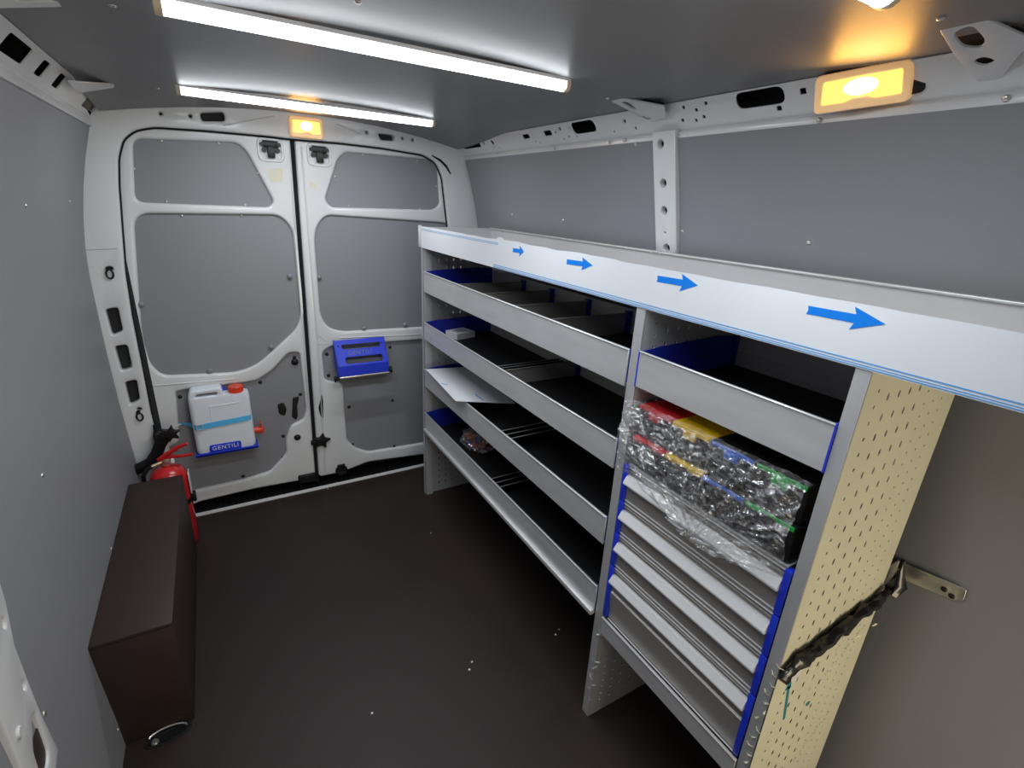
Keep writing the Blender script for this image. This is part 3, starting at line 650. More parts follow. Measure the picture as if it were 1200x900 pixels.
# torn film on the near end panel
ep = YP(0.333 - 0.003)
tear = [(912, 793), (930, 772), (950, 758), (975, 738), (1000, 718), (1020, 705), (1034, 688)]
tw = ep.all(tear)
def below(x, z):
    for (a, b), (c, d) in zip(tw, tw[1:]):
        if a <= x <= c: return z < b + (d - b) * (x - a) / (c - a)
    return z < (tw[0][1] if x < tw[0][0] else tw[-1][1])
hs = [h for h in perf_holes(XF + 0.03, XB - 0.012, 0.05, 1.27) if all(below(x, z + 0.012) for x, z in h)]
bm = BM(); plate(bm, ep, [(XF - 0.003, 0.0), (XB + 0.001, 0.0), (XB + 0.001, tw[-1][1])] + tw[::-1], hs, t=0.0008, h0=0.0008)
fl = obj('torn_film', bm, 'cream', rack, smooth=False, label='cream protective film torn off along its upper edge')
bm = BM(); pts = []; rads = []
for i in range(33):
    f = i / 32 * (len(tw) - 1); k = min(int(f), len(tw) - 2); a = Vector(tw[k]).lerp(Vector(tw[k + 1]), f - k)
    pts.append(ep.w(a.x + 0.004 * noise.noise(Vector((i * .7, 0, 0))), a.y + 0.006 * noise.noise(Vector((i * .9, 5, 0))), 0.010)); rads.append(0.0115 + 0.006 * abs(noise.noise(Vector((i * 0.8, 9, 0)))) + (0.004 if 4 < i < 28 else 0))
tube(bm, pts, rads, 10, flat=((0, 1, 0), .6))
for v in bm.verts: v.co += Vector((noise.noise(v.co * 70), noise.noise(v.co * 60 + Vector((9, 0, 0))), noise.noise(v.co * 66 + Vector((0, 7, 0))))) * 0.007
obj('film_roll', bm, 'blackf', fl, label='black crumpled roll of peeled film')
bm = BM(); p0 = ep.w(*ep.at(1036, 690), 0.012)
tube(bm, [p0, p0 + Vector((0.012, -0.004, 0.02)), p0 + Vector((0.015, 0.0, 0.045)), p0 + Vector((0.01, 0, 0.085))], [0.013, 0.016, 0.011, 0.007], 8)
for v in bm.verts: v.co += Vector((noise.noise(v.co * 60), noise.noise(v.co * 60 + Vector((9, 0, 0))), noise.noise(v.co * 60 + Vector((0, 7, 0))))) * 0.010
obj('film_roll', bm, 'blackf', fl)
for k, (u, v, s) in enumerate(((965, 752, 1), (990, 735, .8), (945, 768, .7), (1010, 722, .6), (978, 745, .6))):
    a, b = ep.at(u, v); bm = BM(); pl = Plane(ep.w(a, b, 0.026), Vector((1, 0.3 * (-1) ** k, 0.4)), Vector((-0.4, 0.2, 1)), (0, -1, 0.2))
    plate(bm, pl, rounded([(-.012 * s, 0), (.003, .004 * s), (.012 * s, -.003), (.004 * s, -.007 * s), (-.006, -.003)], .002, 2), [], t=0.0005); obj('film_shred', bm, 'cream', fl)
a, b = ep.at(932, 790); bm = BM(); plate(bm, ep, [(a - .022, b - .008), (a + .0, b + .024), (a + .022, b + .028), (a + .008, b - .022)], [], t=.0005, h0=.002); obj('film_flap', bm, 'film', fl)
a, b = ep.at(924, 803); c_, d_ = ep.at(918, 842); bm = BM(); plate(bm, ep, [(a - .005, b), (a + .004, b), (c_ + .004, d_), (c_ - .004, d_)], [], t=.0004, h0=.0016); plate(bm, ep, [(a - .011, b - .008), (a, b + .022), (a + .010, b - .010)], [], t=.0004, h0=.0016); obj('marker_arrow', bm, 'teal', fl, smooth=False)
a, b = ep.at(946, 824); bm = BM(); plate(bm, ep, circ(a, b, .0085, 9, .006), [], t=.0004, h0=.0016); obj('marker_spot', bm, 'teal', fl, smooth=False)
bm = BM(); cr = [(957, 776), (944, 818), (929, 868), (918, 900)]; tube(bm, [ep.w(*ep.at(*q), 0.0008) for q in cr], .0012, 5); obj('film_crease', bm, 'cream', fl)
rnd = random.Random(3); bm = BM()
for (u0, v0), (u1, v1) in (((929, 891), (974, 830)), ((955, 806), (1012, 733))):
    A_ = Vector(ep.at(u0, v0)); B_ = Vector(ep.at(u1, v1)); L_ = (B_ - A_).length; d_ = (B_ - A_).normalized(); n_ = Vector((-d_.y, d_.x)); q_ = 0
    while q_ < L_:
        st = rnd.uniform(.003, .008); c0_ = A_ + d_ * q_ + n_ * rnd.uniform(-.004, .004)
        plate(bm, ep, [tuple(c0_), tuple(c0_ + d_ * st * .5), tuple(c0_ + d_ * st * .5 + n_ * .004), tuple(c0_ + n_ * .004)], [], t=.0003, h0=.0014, back=False); q_ += st + rnd.choice((.001, .002, .009))
obj('faint_print', bm, 'print_', fl, smooth=False, stuff=True)
# crumpled film left on the foot of the middle panel and the near flange
def crumple(parent, name, pts, r, m):
    bm = BM()
    for k, p in enumerate(pts):
        p = Vector(p); d = Vector((random.uniform(-.2, .2), random.uniform(-1, 1), random.uniform(-1, 1))).normalized() * r
        tube(bm, [p - d, p + Vector((-0.004, 0, 0)), p + d], [r * .15, r * .28, r * .1], 5, flat=((1, 0, 0), .35))
    obj(name, bm, m, parent, stuff=True)
crumple(pm, 'film_scraps', [(XF - 0.002, 0.806 + random.uniform(-.008, .02), z) for z in (0.06, 0.08, 0.11, 0.14, 0.16, 0.20, 0.215, 0.225, 0.235, 0.33, 0.345)], 0.011, 'alu')
crumple(pe, 'film_scraps', [(XF - 0.002, 0.336 + random.uniform(-.004, .01), z) for z in [0.40 + .025 * i for i in range(13)]], 0.008, 'cream')

# ------------------------------------------------------------------ drawer cabinet
cab = thing('drawer_cabinet', 'grey drawer cabinet with blue edges at the bottom of the near rack bay', 'cabinet', (0.95, 0.56, 0.403))
ZC0, ZC1 = 0.4035, 0.90
bm = BM(); box(bm, XF + 0.016, XB - 0.01, 0.370, 0.790, ZC0, ZC1, 0.002, 1); obj('carcass', bm, 'dark', cab)  # carcass coloured dark, painting shade behind the end panel holes
bm = BM(); box(bm, XF + 0.002, XB - 0.01, 0.370, 0.790, ZC1, ZC1 + 0.003); obj('top_sheet', bm, 'alu2', cab)
def extrude_prof(bm, prof, y0, y1):
    A = [bm.verts.new((x, y0, z)) for x, z in prof]; B = [bm.verts.new((x, y1, z)) for x, z in prof]; k = len(prof)
    for i in range(k): bm.faces.new((A[i - 1], A[i], B[i], B[i - 1]))
    bmesh.ops.triangle_fill(bm, edges=[e for e in bm.edges if all(v in A for v in e.verts)], use_beauty=True)
    bmesh.ops.triangle_fill(bm, edges=[e for e in bm.edges if all(v in B for v in e.verts)], use_beauty=True)
    return bm
zt_ = ZC1; names = ('topmost', 'second', 'third', 'deep bottom')
for k, H in enumerate((0.104, 0.100, 0.106, 0.1845)):
    zb = zt_ - H + 0.002; top_h = 0.104
    x0 = XF + 0.014; xf = XF + 0.004
    prof = [(x0, zb), (xf, zb), (xf, zb + 0.004)]
    if k == 3: prof = [(x0, zb), (xf + 0.003, zb), (xf - 0.005, zb + 0.098), (xf, zb + 0.101)]
    hz = zt_ - 0.046
    prof += [(xf, hz - 0.004)]
    ptop = [(xf, hz + 0.020), (xf + 0.004, hz + 0.022), (xf + 0.004, hz + 0.026), (xf - .001, hz + 0.028), (xf - .001, hz + 0.031), (xf + 0.004, hz + 0.033), (xf + 0.004, hz + 0.036), (xf, hz + 0.038), (xf, zt_), (x0, zt_)]
    bm = BM(); extrude_prof(bm, prof + ptop, 0.3725, 0.7875); d = obj('drawer', bm, 'drawer', cab, ang=20, label='%s drawer front' % names[k])
    bm = BM(); extrude_prof(bm, [(xf + .001, hz + 0.020), (xf - 0.006, hz + 0.0185), (xf - 0.017, hz + 0.002), (xf - 0.017, hz - 0.002), (xf - 0.012, hz - 0.005), (xf - .001, hz - 0.004)], 0.3725, 0.7875); obj('grip_bar', bm, 'grip', d, ang=30)
    bm = BM(); box(bm, xf - .002, xf + .001, 0.3725, 0.7875, zb + .001, zb + .0035); box(bm, xf - .002, xf + .001, 0.3725, 0.7875, hz + .0385, hz + .0405); obj('trim_line', bm, 'grip', d, smooth=False)
    for yy, nm in ((0.3655, 0), (0.7945, 1)):
        bm = BM(); box(bm, XF - 0.004, XF + 0.014, yy - 0.0068, yy + 0.0068, zb + (.007 if k == 3 else 0), zt_ - .001, 0.002); obj('edge_profile', bm, 'bluep', cab)
    zt_ -= H

# ------------------------------------------------------------------ bins in clear film
cols = (('red', 'redl'), ('yellow', 'yell'), ('blue', 'bluel'), ('green', 'green'))
for row, z0 in (('lower', 0.9045), ('upper', 0.986)):
    for k, (cn, cm) in enumerate(cols):
        y1 = 0.788 - k * 0.104; y0 = y1 - 0.1015; xa = XF + (0.004 if row == 'lower' else 0.01)
        t = thing('storage_bin', 'black storage bin with %s front bar, in the %s row under clear film' % (cn, row), 'bin', (0.94, (y0 + y1) / 2, z0), 'wrapped bins above the drawers')
        bm = BM(); box(bm, xa, XB - 0.03, y0, y1, z0, z0 + 0.070, 0.005); obj('bin_body', bm, 'blackp', t)
        bm = BM(); pl = XP(xa); plate(bm, pl, rounded([(y0 + .014, z0 + .012), (y1 - .014, z0 + .012), (y1 - .014, z0 + .048), (y0 + .014, z0 + .048)], .006, 3), [rounded([(y0 + .018, z0 + .016), (y1 - .018, z0 + .016), (y1 - .018, z0 + .044), (y0 + .018, z0 + .044)], .004, 3)], t=.003, h0=.0025, bev=.001); obj('label_frame', bm, 'blackp', t)
        bm = BM(); box(bm, xa - 0.003, XB - 0.028, y0 - .0005, y1 + .0005, z0 + 0.0702, z0 + 0.079, 0.002); obj('bin_lid', bm, cm if k < 2 else 'blackp', t)
        bm = BM(); box(bm, xa - 0.006, xa - 0.0031, y0 + .002, y1 - .002, z0 + 0.0695, z0 + 0.0795, 0.001, 1); obj('front_bar', bm, cm, t)
        bm = BM(); ym = (y0 + y1) / 2; box(bm, xa - 0.008, xa, ym - .016, ym + .016, z0 + .054, z0 + .074, .002); obj('latch', bm, 'blackp' if row == 'lower' else cm, t)
bm = BM(); nu, nv = 170, 100; g = []
def ridge(p): return 1 - abs(noise.noise(p)) * 2.4
def drape(u, v):
    """u along the bay, v from the back of the lids over the front and down"""
    y = 0.797 - u * 0.432
    sag = 0.012 + 0.052 * max(0, math.sin((u - .12) * 3.4)) ** 1.5
    if v < 0.2: x = XF + 0.008 - 0.028 * (v / 0.2); z = 1.070 + 0.004 * u
    else:
        s = (v - 0.2) / 0.8; x = XF - 0.018 - 0.014 * math.sin(s * 3.1); z = 1.070 - s * (0.166 + sag)
    # long folds fanning out of the lower middle, then fine crinkles
    ang = math.atan2(z - 0.86, y - 0.55); rad = math.hypot(z - 0.86, y - 0.55)
    f1 = ridge(Vector((ang * 4.5, rad * 7, 1.3))); f2 = ridge(Vector((ang * 11 + 2, rad * 16, 4.3)))
    f3 = ridge(Vector((y * 75 - z * 40, z * 70 + y * 20, 8))); f4 = ridge(Vector((y * 150, z * 150, 3)))
    a = f1 * 0.008 + f2 * 0.0055 + f3 * 0.003 + f4 * 0.0012
    return Vector((x - a, y + 0.004 * f2 * (0 < u < 1), z + ((0.2 * a + .003) if v < 0.25 else 0.0)))
for i in range(nu + 1): g.append([bm.verts.new(drape(i / nu, j / nv)) for j in range(nv + 1)])
for i in range(nu):
    for j in range(nv): bm.faces.new((g[i][j], g[i + 1][j], g[i + 1][j + 1], g[i][j + 1]))
o = obj('plastic_wrap', bm, 'wrap', ang=25); o['label'] = 'clear crinkled plastic film wrapped over the bins above the drawers'; o['category'] = 'film'

# ------------------------------------------------------------------ small goods on the trays
q = P(535, 396, 'z', 0.8805); t = thing('small_carton', 'small white carton on the second tray at the rear', 'box', (q.x + .02, q.y, 0.8805))
a = P(530, 397, 'z', 0.8805); b = P(555, 389, 'z', 0.8805)
bm = BM(); cx_, cy_ = q.x + .03, q.y; Rm = Matrix.Translation((cx_, cy_, 0)) @ Matrix.Rotation(0.25, 4, 'Z') @ Matrix.Translation((-cx_, -cy_, 0))
box(bm, cx_ - .055, cx_ + .055, cy_ - .03, cy_ + .06, 0.8806, 0.911, .001, 1, Rm); obj('carton_body', bm, 'paper', t, smooth=False)
bm = BM(); box(bm, cx_ - .055, cx_ + .055, cy_ - .0315, cy_ - .0302, 0.887, 0.910, 0, 1, Rm); obj('flap', bm, 'paper', t, smooth=False)
bm = BM(); box(bm, cx_ - .03, cx_ + .03, cy_ - .01, cy_ + .04, 0.9112, 0.9117, 0, 1, Rm); obj('sticker', bm, 'alu2', t, smooth=False)
# cut off piece of film lying over the third tray lip
t = thing('film_offcut', 'flat white offcut of protective film lying across the third tray lip', 'film', (0.85, 2.05, 0.724))
bm = BM(); cor = [P(499, 439, 'x', 0.818), P(533, 470.5, 'x', 0.800), P(546, 470.5, 'x', 0.818)]
c0 = Vector((cor[0].x, cor[0].y, 0.728)); c1 = Vector((0.80, P(534, 470, 'z', 0.728).y, 0.728)); e = P(608, 474, 'z', 0.722); f_ = Vector((1.04, c0.y - 0.02, 0.722)); 
e = Vector((1.0, P(600, 472, 'z', 0.724).y, 0.724))
V = [c0, P(534, 470, 'z', 0.729), P(604, 473, 'z', 0.727), Vector((1.05, 2.12, 0.727))]
top_v = [bm.verts.new(v) for v in V]; bot = [bm.verts.new(v - Vector((0, 0, .0008))) for v in V]
bm.faces.new(top_v); bm.faces.new(bot[::-1])
for i in range(4): bm.faces.new((top_v[i - 1], bot[i - 1], bot[i], top_v[i]))
obj('sheet', bm, 'film', t, smooth=False)
for (u0, v0), (u1, v1) in (((517, 449), (524, 451)), ((557, 462), (566, 469))):
    bm = BM(); tube(bm, [P(u0, v0, 'z', .7292), P(u1, v1, 'z', .7292)], .0025, 4, flat=((0, 0, 1), .2)); obj('printed_mark', bm, 'arrow', t, smooth=False)
# clear bag with orange and blue fittings on the lowest tray
q = P(553, 524, 'z', 0.398); t = thing('parts_bag', 'clear plastic bag of orange and blue fittings on the lowest tray', 'bag', (q.x, q.y, 0.398))
for k in range(26):
    a = random.uniform(0, 6.28); r = random.uniform(.01, .048); bm = BM(); p = Vector((q.x + .03 + r * math.cos(a), q.y + .01 + 1.3 * r * math.sin(a), 0.407 + random.uniform(0, .03)))
    d = Vector((random.uniform(-1, 1), random.uniform(-1, 1), random.uniform(-.4, .4))).normalized() * .010
    lathe(bm, [(0, -.017), (.007, -.017), (.009, .002), (.012, .003), (.012, .013), (0, .014)], p, d, 8); obj('wall_plug', bm, 'bluel' if k in (3, 8, 14, 19) else 'orange', t)
bm = BM(); r = bmesh.ops.create_icosphere(bm, subdivisions=5, radius=1.0)
for v in bm.verts:
    c = v.co.copy(); rad = 1 + .25 * noise.noise(c * 2.2) + .14 * (1 - 2 * abs(noise.noise(c * 5))) + .05 * noise.noise(c * 12); p = c * rad
    v.co = Vector((q.x + .035 + p.x * .068, q.y - .0 + p.y * .095, max(0.3985, 0.430 + p.z * .044)))
obj('bag_film', bm, 'bag', t, ang=30)
q = P(523, 498, 'z', 0.398); t = thing('clear_lid', 'small clear plastic lid leaning beside the bag on the lowest tray', 'lid', (q.x + .03, q.y, 0.398))
bm = BM(); pl = Plane((q.x + .005, q.y + .02, 0.399), Vector((1, .15, 0)), Vector((0, .35, 1)), Vector((.14, -1, .34)))
o = rounded([(0, 0), (.095, 0), (.095, .06), (0, .06)], .006, 3); plate(bm, pl, o, [offset(o, -.004)], t=.008, h0=.008, bev=.001); obj('rim', bm, 'clear', t)
bm = BM(); plate(bm, pl, offset(o, -.004), [], t=.0015, h0=.002); obj('pane', bm, 'clear', t)

# ================================================================== LAMPS
def led(y, label, x0=-0.03, x1=0.815):
    zc = czf(CX, y); t = thing('light_strip', label, 'lamp', (CX, y, zc), 'ceiling light strips')
    nseg = 4; zl = min(czf(x0, y), czf(x1, y)); prof = [(-.017, -.004), (-.0175, -.012), (-.015, -.018), (-.008, -.0225), (0, -.024), (.008, -.0225), (.015, -.018), (.0175, -.012), (.017, -.004)]
    def sweep(bm, pr, a, b, ns):
        rings = []
        for i in range(ns + 1):
            x = a + (b - a) * i / ns; rings.append([bm.verts.new((x, y + dy, zl + dz)) for dy, dz in pr])
        k = len(pr)
        for i in range(ns):
            for j in range(k): bm.faces.new((rings[i][j - 1], rings[i][j], rings[i + 1][j], rings[i + 1][j - 1]))
        bm.faces.new(rings[0]); bm.faces.new(rings[-1][::-1]); return bm
    obj('diffuser', sweep(BM(), prof, x0 + .012, x1 - .012, nseg), 'led', t)
    obj('base_profile', sweep(BM(), [(-.0165, .004), (-.0165, -.0042), (.0165, -.0042), (.0165, .004)], x0, x1, nseg), 'film', t)
    ld = bpy.data.lights.new('strip_light', 'AREA'); ld.energy = LED_W; ld.color = (0.90, 0.95, 1.0); ld.shape = 'RECTANGLE'; ld.size = x1 - x0 - .03; ld.size_y = 0.03
    lo = bpy.data.objects.new('strip_light', ld); COL.objects.link(lo); lo.parent = t; lo.location = (((x0 + x1) / 2) - CX, 0, zl - .027 - zc)
    for a in (x0, x1 - .012): obj('end_cap', sweep(BM(), [(s * 1.05, b * 1.05) for s, b in prof], a, a + .012, 1), 'cap', t)
led(1.16, 'glowing white light strip across the middle of the ceiling')
led(2.04, 'glowing white light strip nearest the rear doors')
led(0.441, 'white light strip at the top edge of the picture, only its end showing')

def dome(label, pl, w2, h2, parent_off=0.0):
    """courtesy lamp on a plane: housing frame, lens, bulb glow, notch button"""
    t = thing('dome_lamp', label, 'lamp', pl.o, 'warm courtesy lamps')
    o = rounded([(-w2, -h2), (w2, -h2), (w2, h2), (-w2, h2)], h2 * 0.35, 5); i = rounded([(-w2 * .83, -h2 * .55), (-w2 * .3, -h2 * .55), (-w2 * .16, -h2 * .38), (w2 * .16, -h2 * .38), (w2 * .3, -h2 * .55), (w2 * .83, -h2 * .55), (w2 * .80, h2 * .62), (-w2 * .80, h2 * .62)], h2 * .12, 3)
    bm = BM(); plate(bm, pl, o, [i], t=0.022, bev=0.005, h0=0.022); obj('housing', bm, 'domeh', t)
    bm = BM(); plate(bm, pl, offset(i, .0005), [], t=0.006, h0=0.019); obj('lens', bm, 'domel', t)
    bm = BM(); plate(bm, pl, circ(0, h2 * .12, w2 * .36, 18, h2 * .42), [], t=0.002, h0=0.0205, bev=.001); obj('bulb_glow', bm, 'domeb', t)
    bm = BM(); plate(bm, pl, rounded([(-w2 * .14, -h2 * .62), (w2 * .14, -h2 * .62), (w2 * .10, -h2 * .44), (-w2 * .10, -h2 * .44)], .003, 2), [], t=.004, h0=.0235, bev=.001); obj('switch', bm, 'domeh', t)
    ld = bpy.data.lights.new('courtesy_light', 'AREA'); ld.energy = DOME_W; ld.color = (1.0, 0.46, 0.09); ld.shape = 'RECTANGLE'; ld.size = w2 * 1.5; ld.size_y = h2
    lo = bpy.data.objects.new('courtesy_light', ld); COL.objects.link(lo); lo.parent = t; lo.location = pl.n * 0.026; lo.rotation_euler = (-pl.n).to_track_quat('-Z', 'Y').to_euler() if False else pl.n.to_track_quat('-Z', 'Y').to_euler()
    return t
c = P(358.5, 150, 'y', YR - 0.004)
dome('small warm courtesy lamp over the rear doors', Plane((c.x, YR - 0.001, c.z), (1, 0, 0), (0, 0, 1), (0, -1, 0)), 0.066, 0.040)
def side_dome(label, y):
    c = Vector((1.125, y, 1.744)); nrm = Vector((-0.93, -0.20, -0.30)).normalized(); e1 = Vector((0, 1, 0)); e1 = (e1 - nrm * e1.dot(nrm)).normalized(); e2 = nrm.cross(e1); e2 = e2 if e2.z > 0 else -e2
    pl = Plane(c, e1, e2, nrm); t = dome(label, pl, 0.080, 0.034)
    bm = BM(); A = rounded([(-.100, -.024), (.074, -.030), (.078, .034), (-.092, .046)], .012, 3); plate(bm, Plane(c - nrm * 0.001, e1, e2, nrm), A, [], t=0.03, h0=0.010); obj('back_shell', bm, 'blackp', t)
    return t
side_dome('large warm courtesy lamp on the right roof rail', 0.612)

# ================================================================== THINGS AT THE REAR DOORS
# water canister in its blue holder
jp = YP(2.478); a0 = jp.at(230, 533); a1 = jp.at(302, 519)
xl, xr_, zb0, zt0 = -0.180, 0.064, 0.338, 0.640; yf_, yb_ = 2.462, 2.535
hold = thing('canister_holder', 'blue canister holder on the left rear door', 'holder', (-0.06, 2.54, 0.32))
bm = BM(); pl = YP(yf_ - 0.004); box(bm, xl - 0.006, xr_ + 0.008, yf_ - 0.004, 2.545, 0.3285, 0.3375, 0.002); obj('base_shelf', bm, 'bluep', hold)
bm = BM(); plate(bm, pl, rounded([(xl - 0.006, .328), (xr_ + .008, .328), (xr_ + .008, .342), (-.0, .343), (.002, .374), (-.005, .380), (-.122, .380), (-.128, .374), (-.13, .345), (xl - .006, .343)], .003, 3), [], t=.004, bev=.001); obj('front_plate', bm, 'bluep', hold)
tm = Matrix.Translation((-0.064, yf_ - 0.0045, 0.362)) @ Matrix.Rotation(math.pi / 2, 4, 'X')
obj('lettering', text_bm('GENTILI', 0.027, 0.0006, tm), 'letter', hold, smooth=False)
bm = BM(); box(bm, xl + .02, -.03, 2.541, 2.5445, 0.3375, 0.632, 0.001); obj('back_plate', bm, 'bluep', hold)
can = thing('water_canister', 'milky white water canister strapped to the left rear door', 'canister', (-0.06, 2.5, 0.338))
bm = BM()
def canister(bm):
    sec = [(0, .94), (.008, 1), (.03, 1), (.12, 1), (.21, 1), (.245, 1), (.262, .985), (.275, .96)]
    prof = []
    cx, cy = (xl + xr_) / 2, (yf_ + yb_) / 2 - .0; hx, hy = (xr_ - xl) / 2, (yb_ - yf_) / 2
    rings = []
    for h, s in sec:
        o = rounded([(cx - hx * (1 if s > .97 else s + .01), cy - hy * s), (cx + hx * (1 if s > .97 else s + .01), cy - hy * s), (cx + hx * (1 if s > .97 else s + .01), cy + hy * s), (cx - hx * (1 if s > .97 else s + .01), cy + hy * s)], .024, 6)
        rings.append([bm.verts.new((x, y, 0.338 + h)) for x, y in o])
    for A, B in zip(rings, rings[1:]):
        for j in range(len(A)): bm.faces.new((A[j - 1], A[j], B[j], B[j - 1]))
    bm.faces.new(rings[0][::-1]); bm.faces.new(rings[-1])
canister(bm)
obj('tank', bm, 'hdpe', can, ang=50)
# handle block with its grip opening
bm = BM(); pl = YP(yf_ + 0.004); zz = 0.606
o = rounded([(xl + .003, .56), (-.05, .56), (-.04, .604), (-.045, .655), (xl + .014, .650), (xl + .003, .625)], .018, 5)
plate(bm, pl, o, [rounded([(xl + .030, .618), (-.066, .618), (-.063, .630), (xl + .040, .630)], .006, 4)], t=.060, bev=.008, seg=3); obj('carry_handle', bm, 'hdpe', can, ang=50)
bm = BM(); pl2 = YP(yf_ - 0.0005); o = rounded([(xl + .075, .46), (xl + .078, .572), (.02, .575), (.02, .569), (xl + .084, .566), (xl + .08, .46)], .002, 2); plate(bm, pl2, o, [], t=.003, h0=.001, bev=.001); obj('moulded_rib', bm, 'hdpe', can)
bm = BM(); lathe(bm, [(.022, -.03), (.022, .0), (.029, .002), (.030, .028), (.027, .032), (0, .033)], (0.012, 2.500, 0.612), (0, 0, 1), 24)
for i in range(20): a = 2 * math.pi * i / 20; cyl(bm, (0.012 + .030 * math.cos(a), 2.5 + .030 * math.sin(a), 0.616), (0.012 + .030 * math.cos(a), 2.5 + .030 * math.sin(a), 0.640), .0018, 5)
obj('screw_cap', bm, 'redp', can)
bm = BM(); zt2 = 0.408; x2 = xr_
cyl(bm, (x2 - .002, 2.49, zt2), (x2 + .030, 2.49, zt2), .014, 12); cyl(bm, (x2 + .010, 2.49, zt2), (x2 + .016, 2.49, zt2), .019, 12)
box(bm, x2 + .022, x2 + .042, 2.482, 2.498, zt2 - .02, zt2 + .014, .004); tap = obj('tap', bm, 'redp', can)
bm = BM(); box(bm, x2 + .026, x2 + .034, 2.478, 2.490, zt2 + .012, zt2 + .045, .003); box(bm, x2 + .026, x2 + .034, 2.464, 2.490, zt2 + .038, zt2 + .045, .003); obj('tap_lever', bm, 'redp', tap)
# strap
st_ = thing('tie_strap', 'light blue webbing strap around the white canister', 'strap', (-0.06, 2.47, 0.48))
bm = BM(); zs = lambda x: 0.483 + (x + 0.06) * 0.06
o = [(-.235, 2.548), (-.205, 2.535), (xl - .003, 2.500), (xl - .002, yf_ + .022), (xl + .008, yf_ + .004), (xl + .024, yf_ - .003), (0, yf_ - .003), (xr_ - .024, yf_ - .003), (xr_ - .008, yf_ + .004), (xr_ + .002, yf_ + .022), (xr_ + .003, 2.52), (xr_ + .004, 2.543)]
A = []
for x, y in o:
    z = zs(x); hh2 = .005 if y > 2.53 and x < -.19 else .0125
    A.append([bm.verts.new((x, y, z - hh2)), bm.verts.new((x, y, z + hh2)), bm.verts.new((x * 1.0, y - .0012, z + hh2)), bm.verts.new((x, y - .0012, z - hh2))])
for p, q in zip(A, A[1:]):
    for j in range(4): bm.faces.new((p[j - 1], p[j], q[j], q[j - 1]))
obj('webbing', bm, 'strap', st_, ang=40)
bm = BM(); c = Vector((-0.152, yf_ - .005, zs(-.152))); pl = Plane(c, (1, 0, .06), (0, 0, 1), (0, -1, 0)); o = rounded([(-.014, -.015), (.014, -.015), (.014, .015), (-.014, .015)], .005, 3); plate(bm, pl, o, [offset(o, -.0045)], t=.004, h0=.003, bev=.001); obj('buckle', bm, 'alu2', st_)
# paper roll holder
rh = thing('roll_holder', 'blue steel paper roll holder on the right rear door', 'holder', (0.585, 2.53, 0.7))
xa, xb_ = 0.463, 0.715; zt3, zb3 = 0.812, 0.632; ytop_, ybot = 2.512, 2.445
# bent front sheet: upper part slopes outwards, lower part hangs down
pu = Plane((0, ytop_ - .002, zt3), (1, 0, 0), Vector((0, ybot - ytop_, -.118)), Vector((0, -0.118, -(ybot - ytop_) * -1)))
e2v = Vector((0, ybot - ytop_, -.118)); nnu = Vector((0, -.118, -(ybot - ytop_))) ; nnu = Vector((0, -0.87, 0.49))
nnu = (nnu - e2v.normalized() * nnu.dot(e2v.normalized())).normalized()
pu = Plane((0, ytop_, zt3), (1, 0, 0), e2v, nnu); Lu = e2v.length
bm = BM(); plate(bm, pu, rounded([(xa, 0), (xb_, 0), (xb_ + .004, Lu), (xa + .004, Lu)], .002, 2), [rounded([(xa + .034, .024), (xb_ - .02, .024), (xb_ - .024, .050), (xa + .040, .050)], .010, 4), rounded([(xa + .044, .090), (xb_ - .020, .090), (xb_ - .020, .126), (xa + .044, .126)], .014, 4), circ(xa + .02, .03, .004, 8), circ(xb_ - .014, .03, .004, 8)], t=.003); obj('front_sheet', bm, 'bluep', rh, smooth=False)
tm = Matrix.Translation(pu.w((xa + xb_) / 2 + .0, .0705, 0.0006)) @ Matrix((( 1, 0, 0), (0, 0, 0), (0, 0, 0))).to_4x4()
rot = Matrix((pu.e1, -pu.e2, pu.n)).transposed().to_4x4()
obj('lettering', text_bm('GENTILI', 0.030, 0.0005, Matrix.Translation(pu.w((xa + xb_) / 2 - .004, .0705, 0.0006)) @ rot), 'grey_l', rh, smooth=False)
bm = BM(); q = pu.w(0, Lu, 0); plate(bm, Plane((0, q.y, q.z), (1, 0, 0), (0, 0, -1), (0, -1, 0)), [(xa + .004, -.001), (xb_ + .004, -.001), (xb_ + .006, .052), (xa + .006, .052)], [], t=.003); obj('lower_sheet', bm, 'bluep', rh, smooth=False)
for xx in (xa + .004, xb_ + .003):
    pl = Plane((xx, 0, 0), (0, 1, 0), (0, 0, 1), (-1, 0, 0)); bm = BM(); plate(bm, pl, [(2.54, zt3), (ytop_, zt3), (ybot, q.z), (ybot, q.z - .06), (ybot + .03, q.z - .075), (2.54, q.z - .02)], [], t=.003); obj('side_cheek', bm, 'bluep', rh, smooth=False)
bm = BM(); zrod = q.z - .060; cyl(bm, (xa - .006, ybot + .006, zrod), (xb_ + .014, ybot + .006, zrod), .007, 12); obj('roll_bar', bm, 'steel', rh)
bm = BM(); cyl(bm, (xb_ + .008, ybot + .012, zrod + .012), (xb_ + .024, ybot + .012, zrod + .012), .018, 12); obj('knob', bm, 'blackp', rh)
bm = BM(); box(bm, xa - .018, xa + .008, ybot - .004, ybot + .02, zrod - .010, zrod + .010, .003); box(bm, xa - .018, xa - .010, ybot - .004, ybot + .02, zrod - .018, zrod, .002); obj('end_clip', bm, 'blackp', rh)

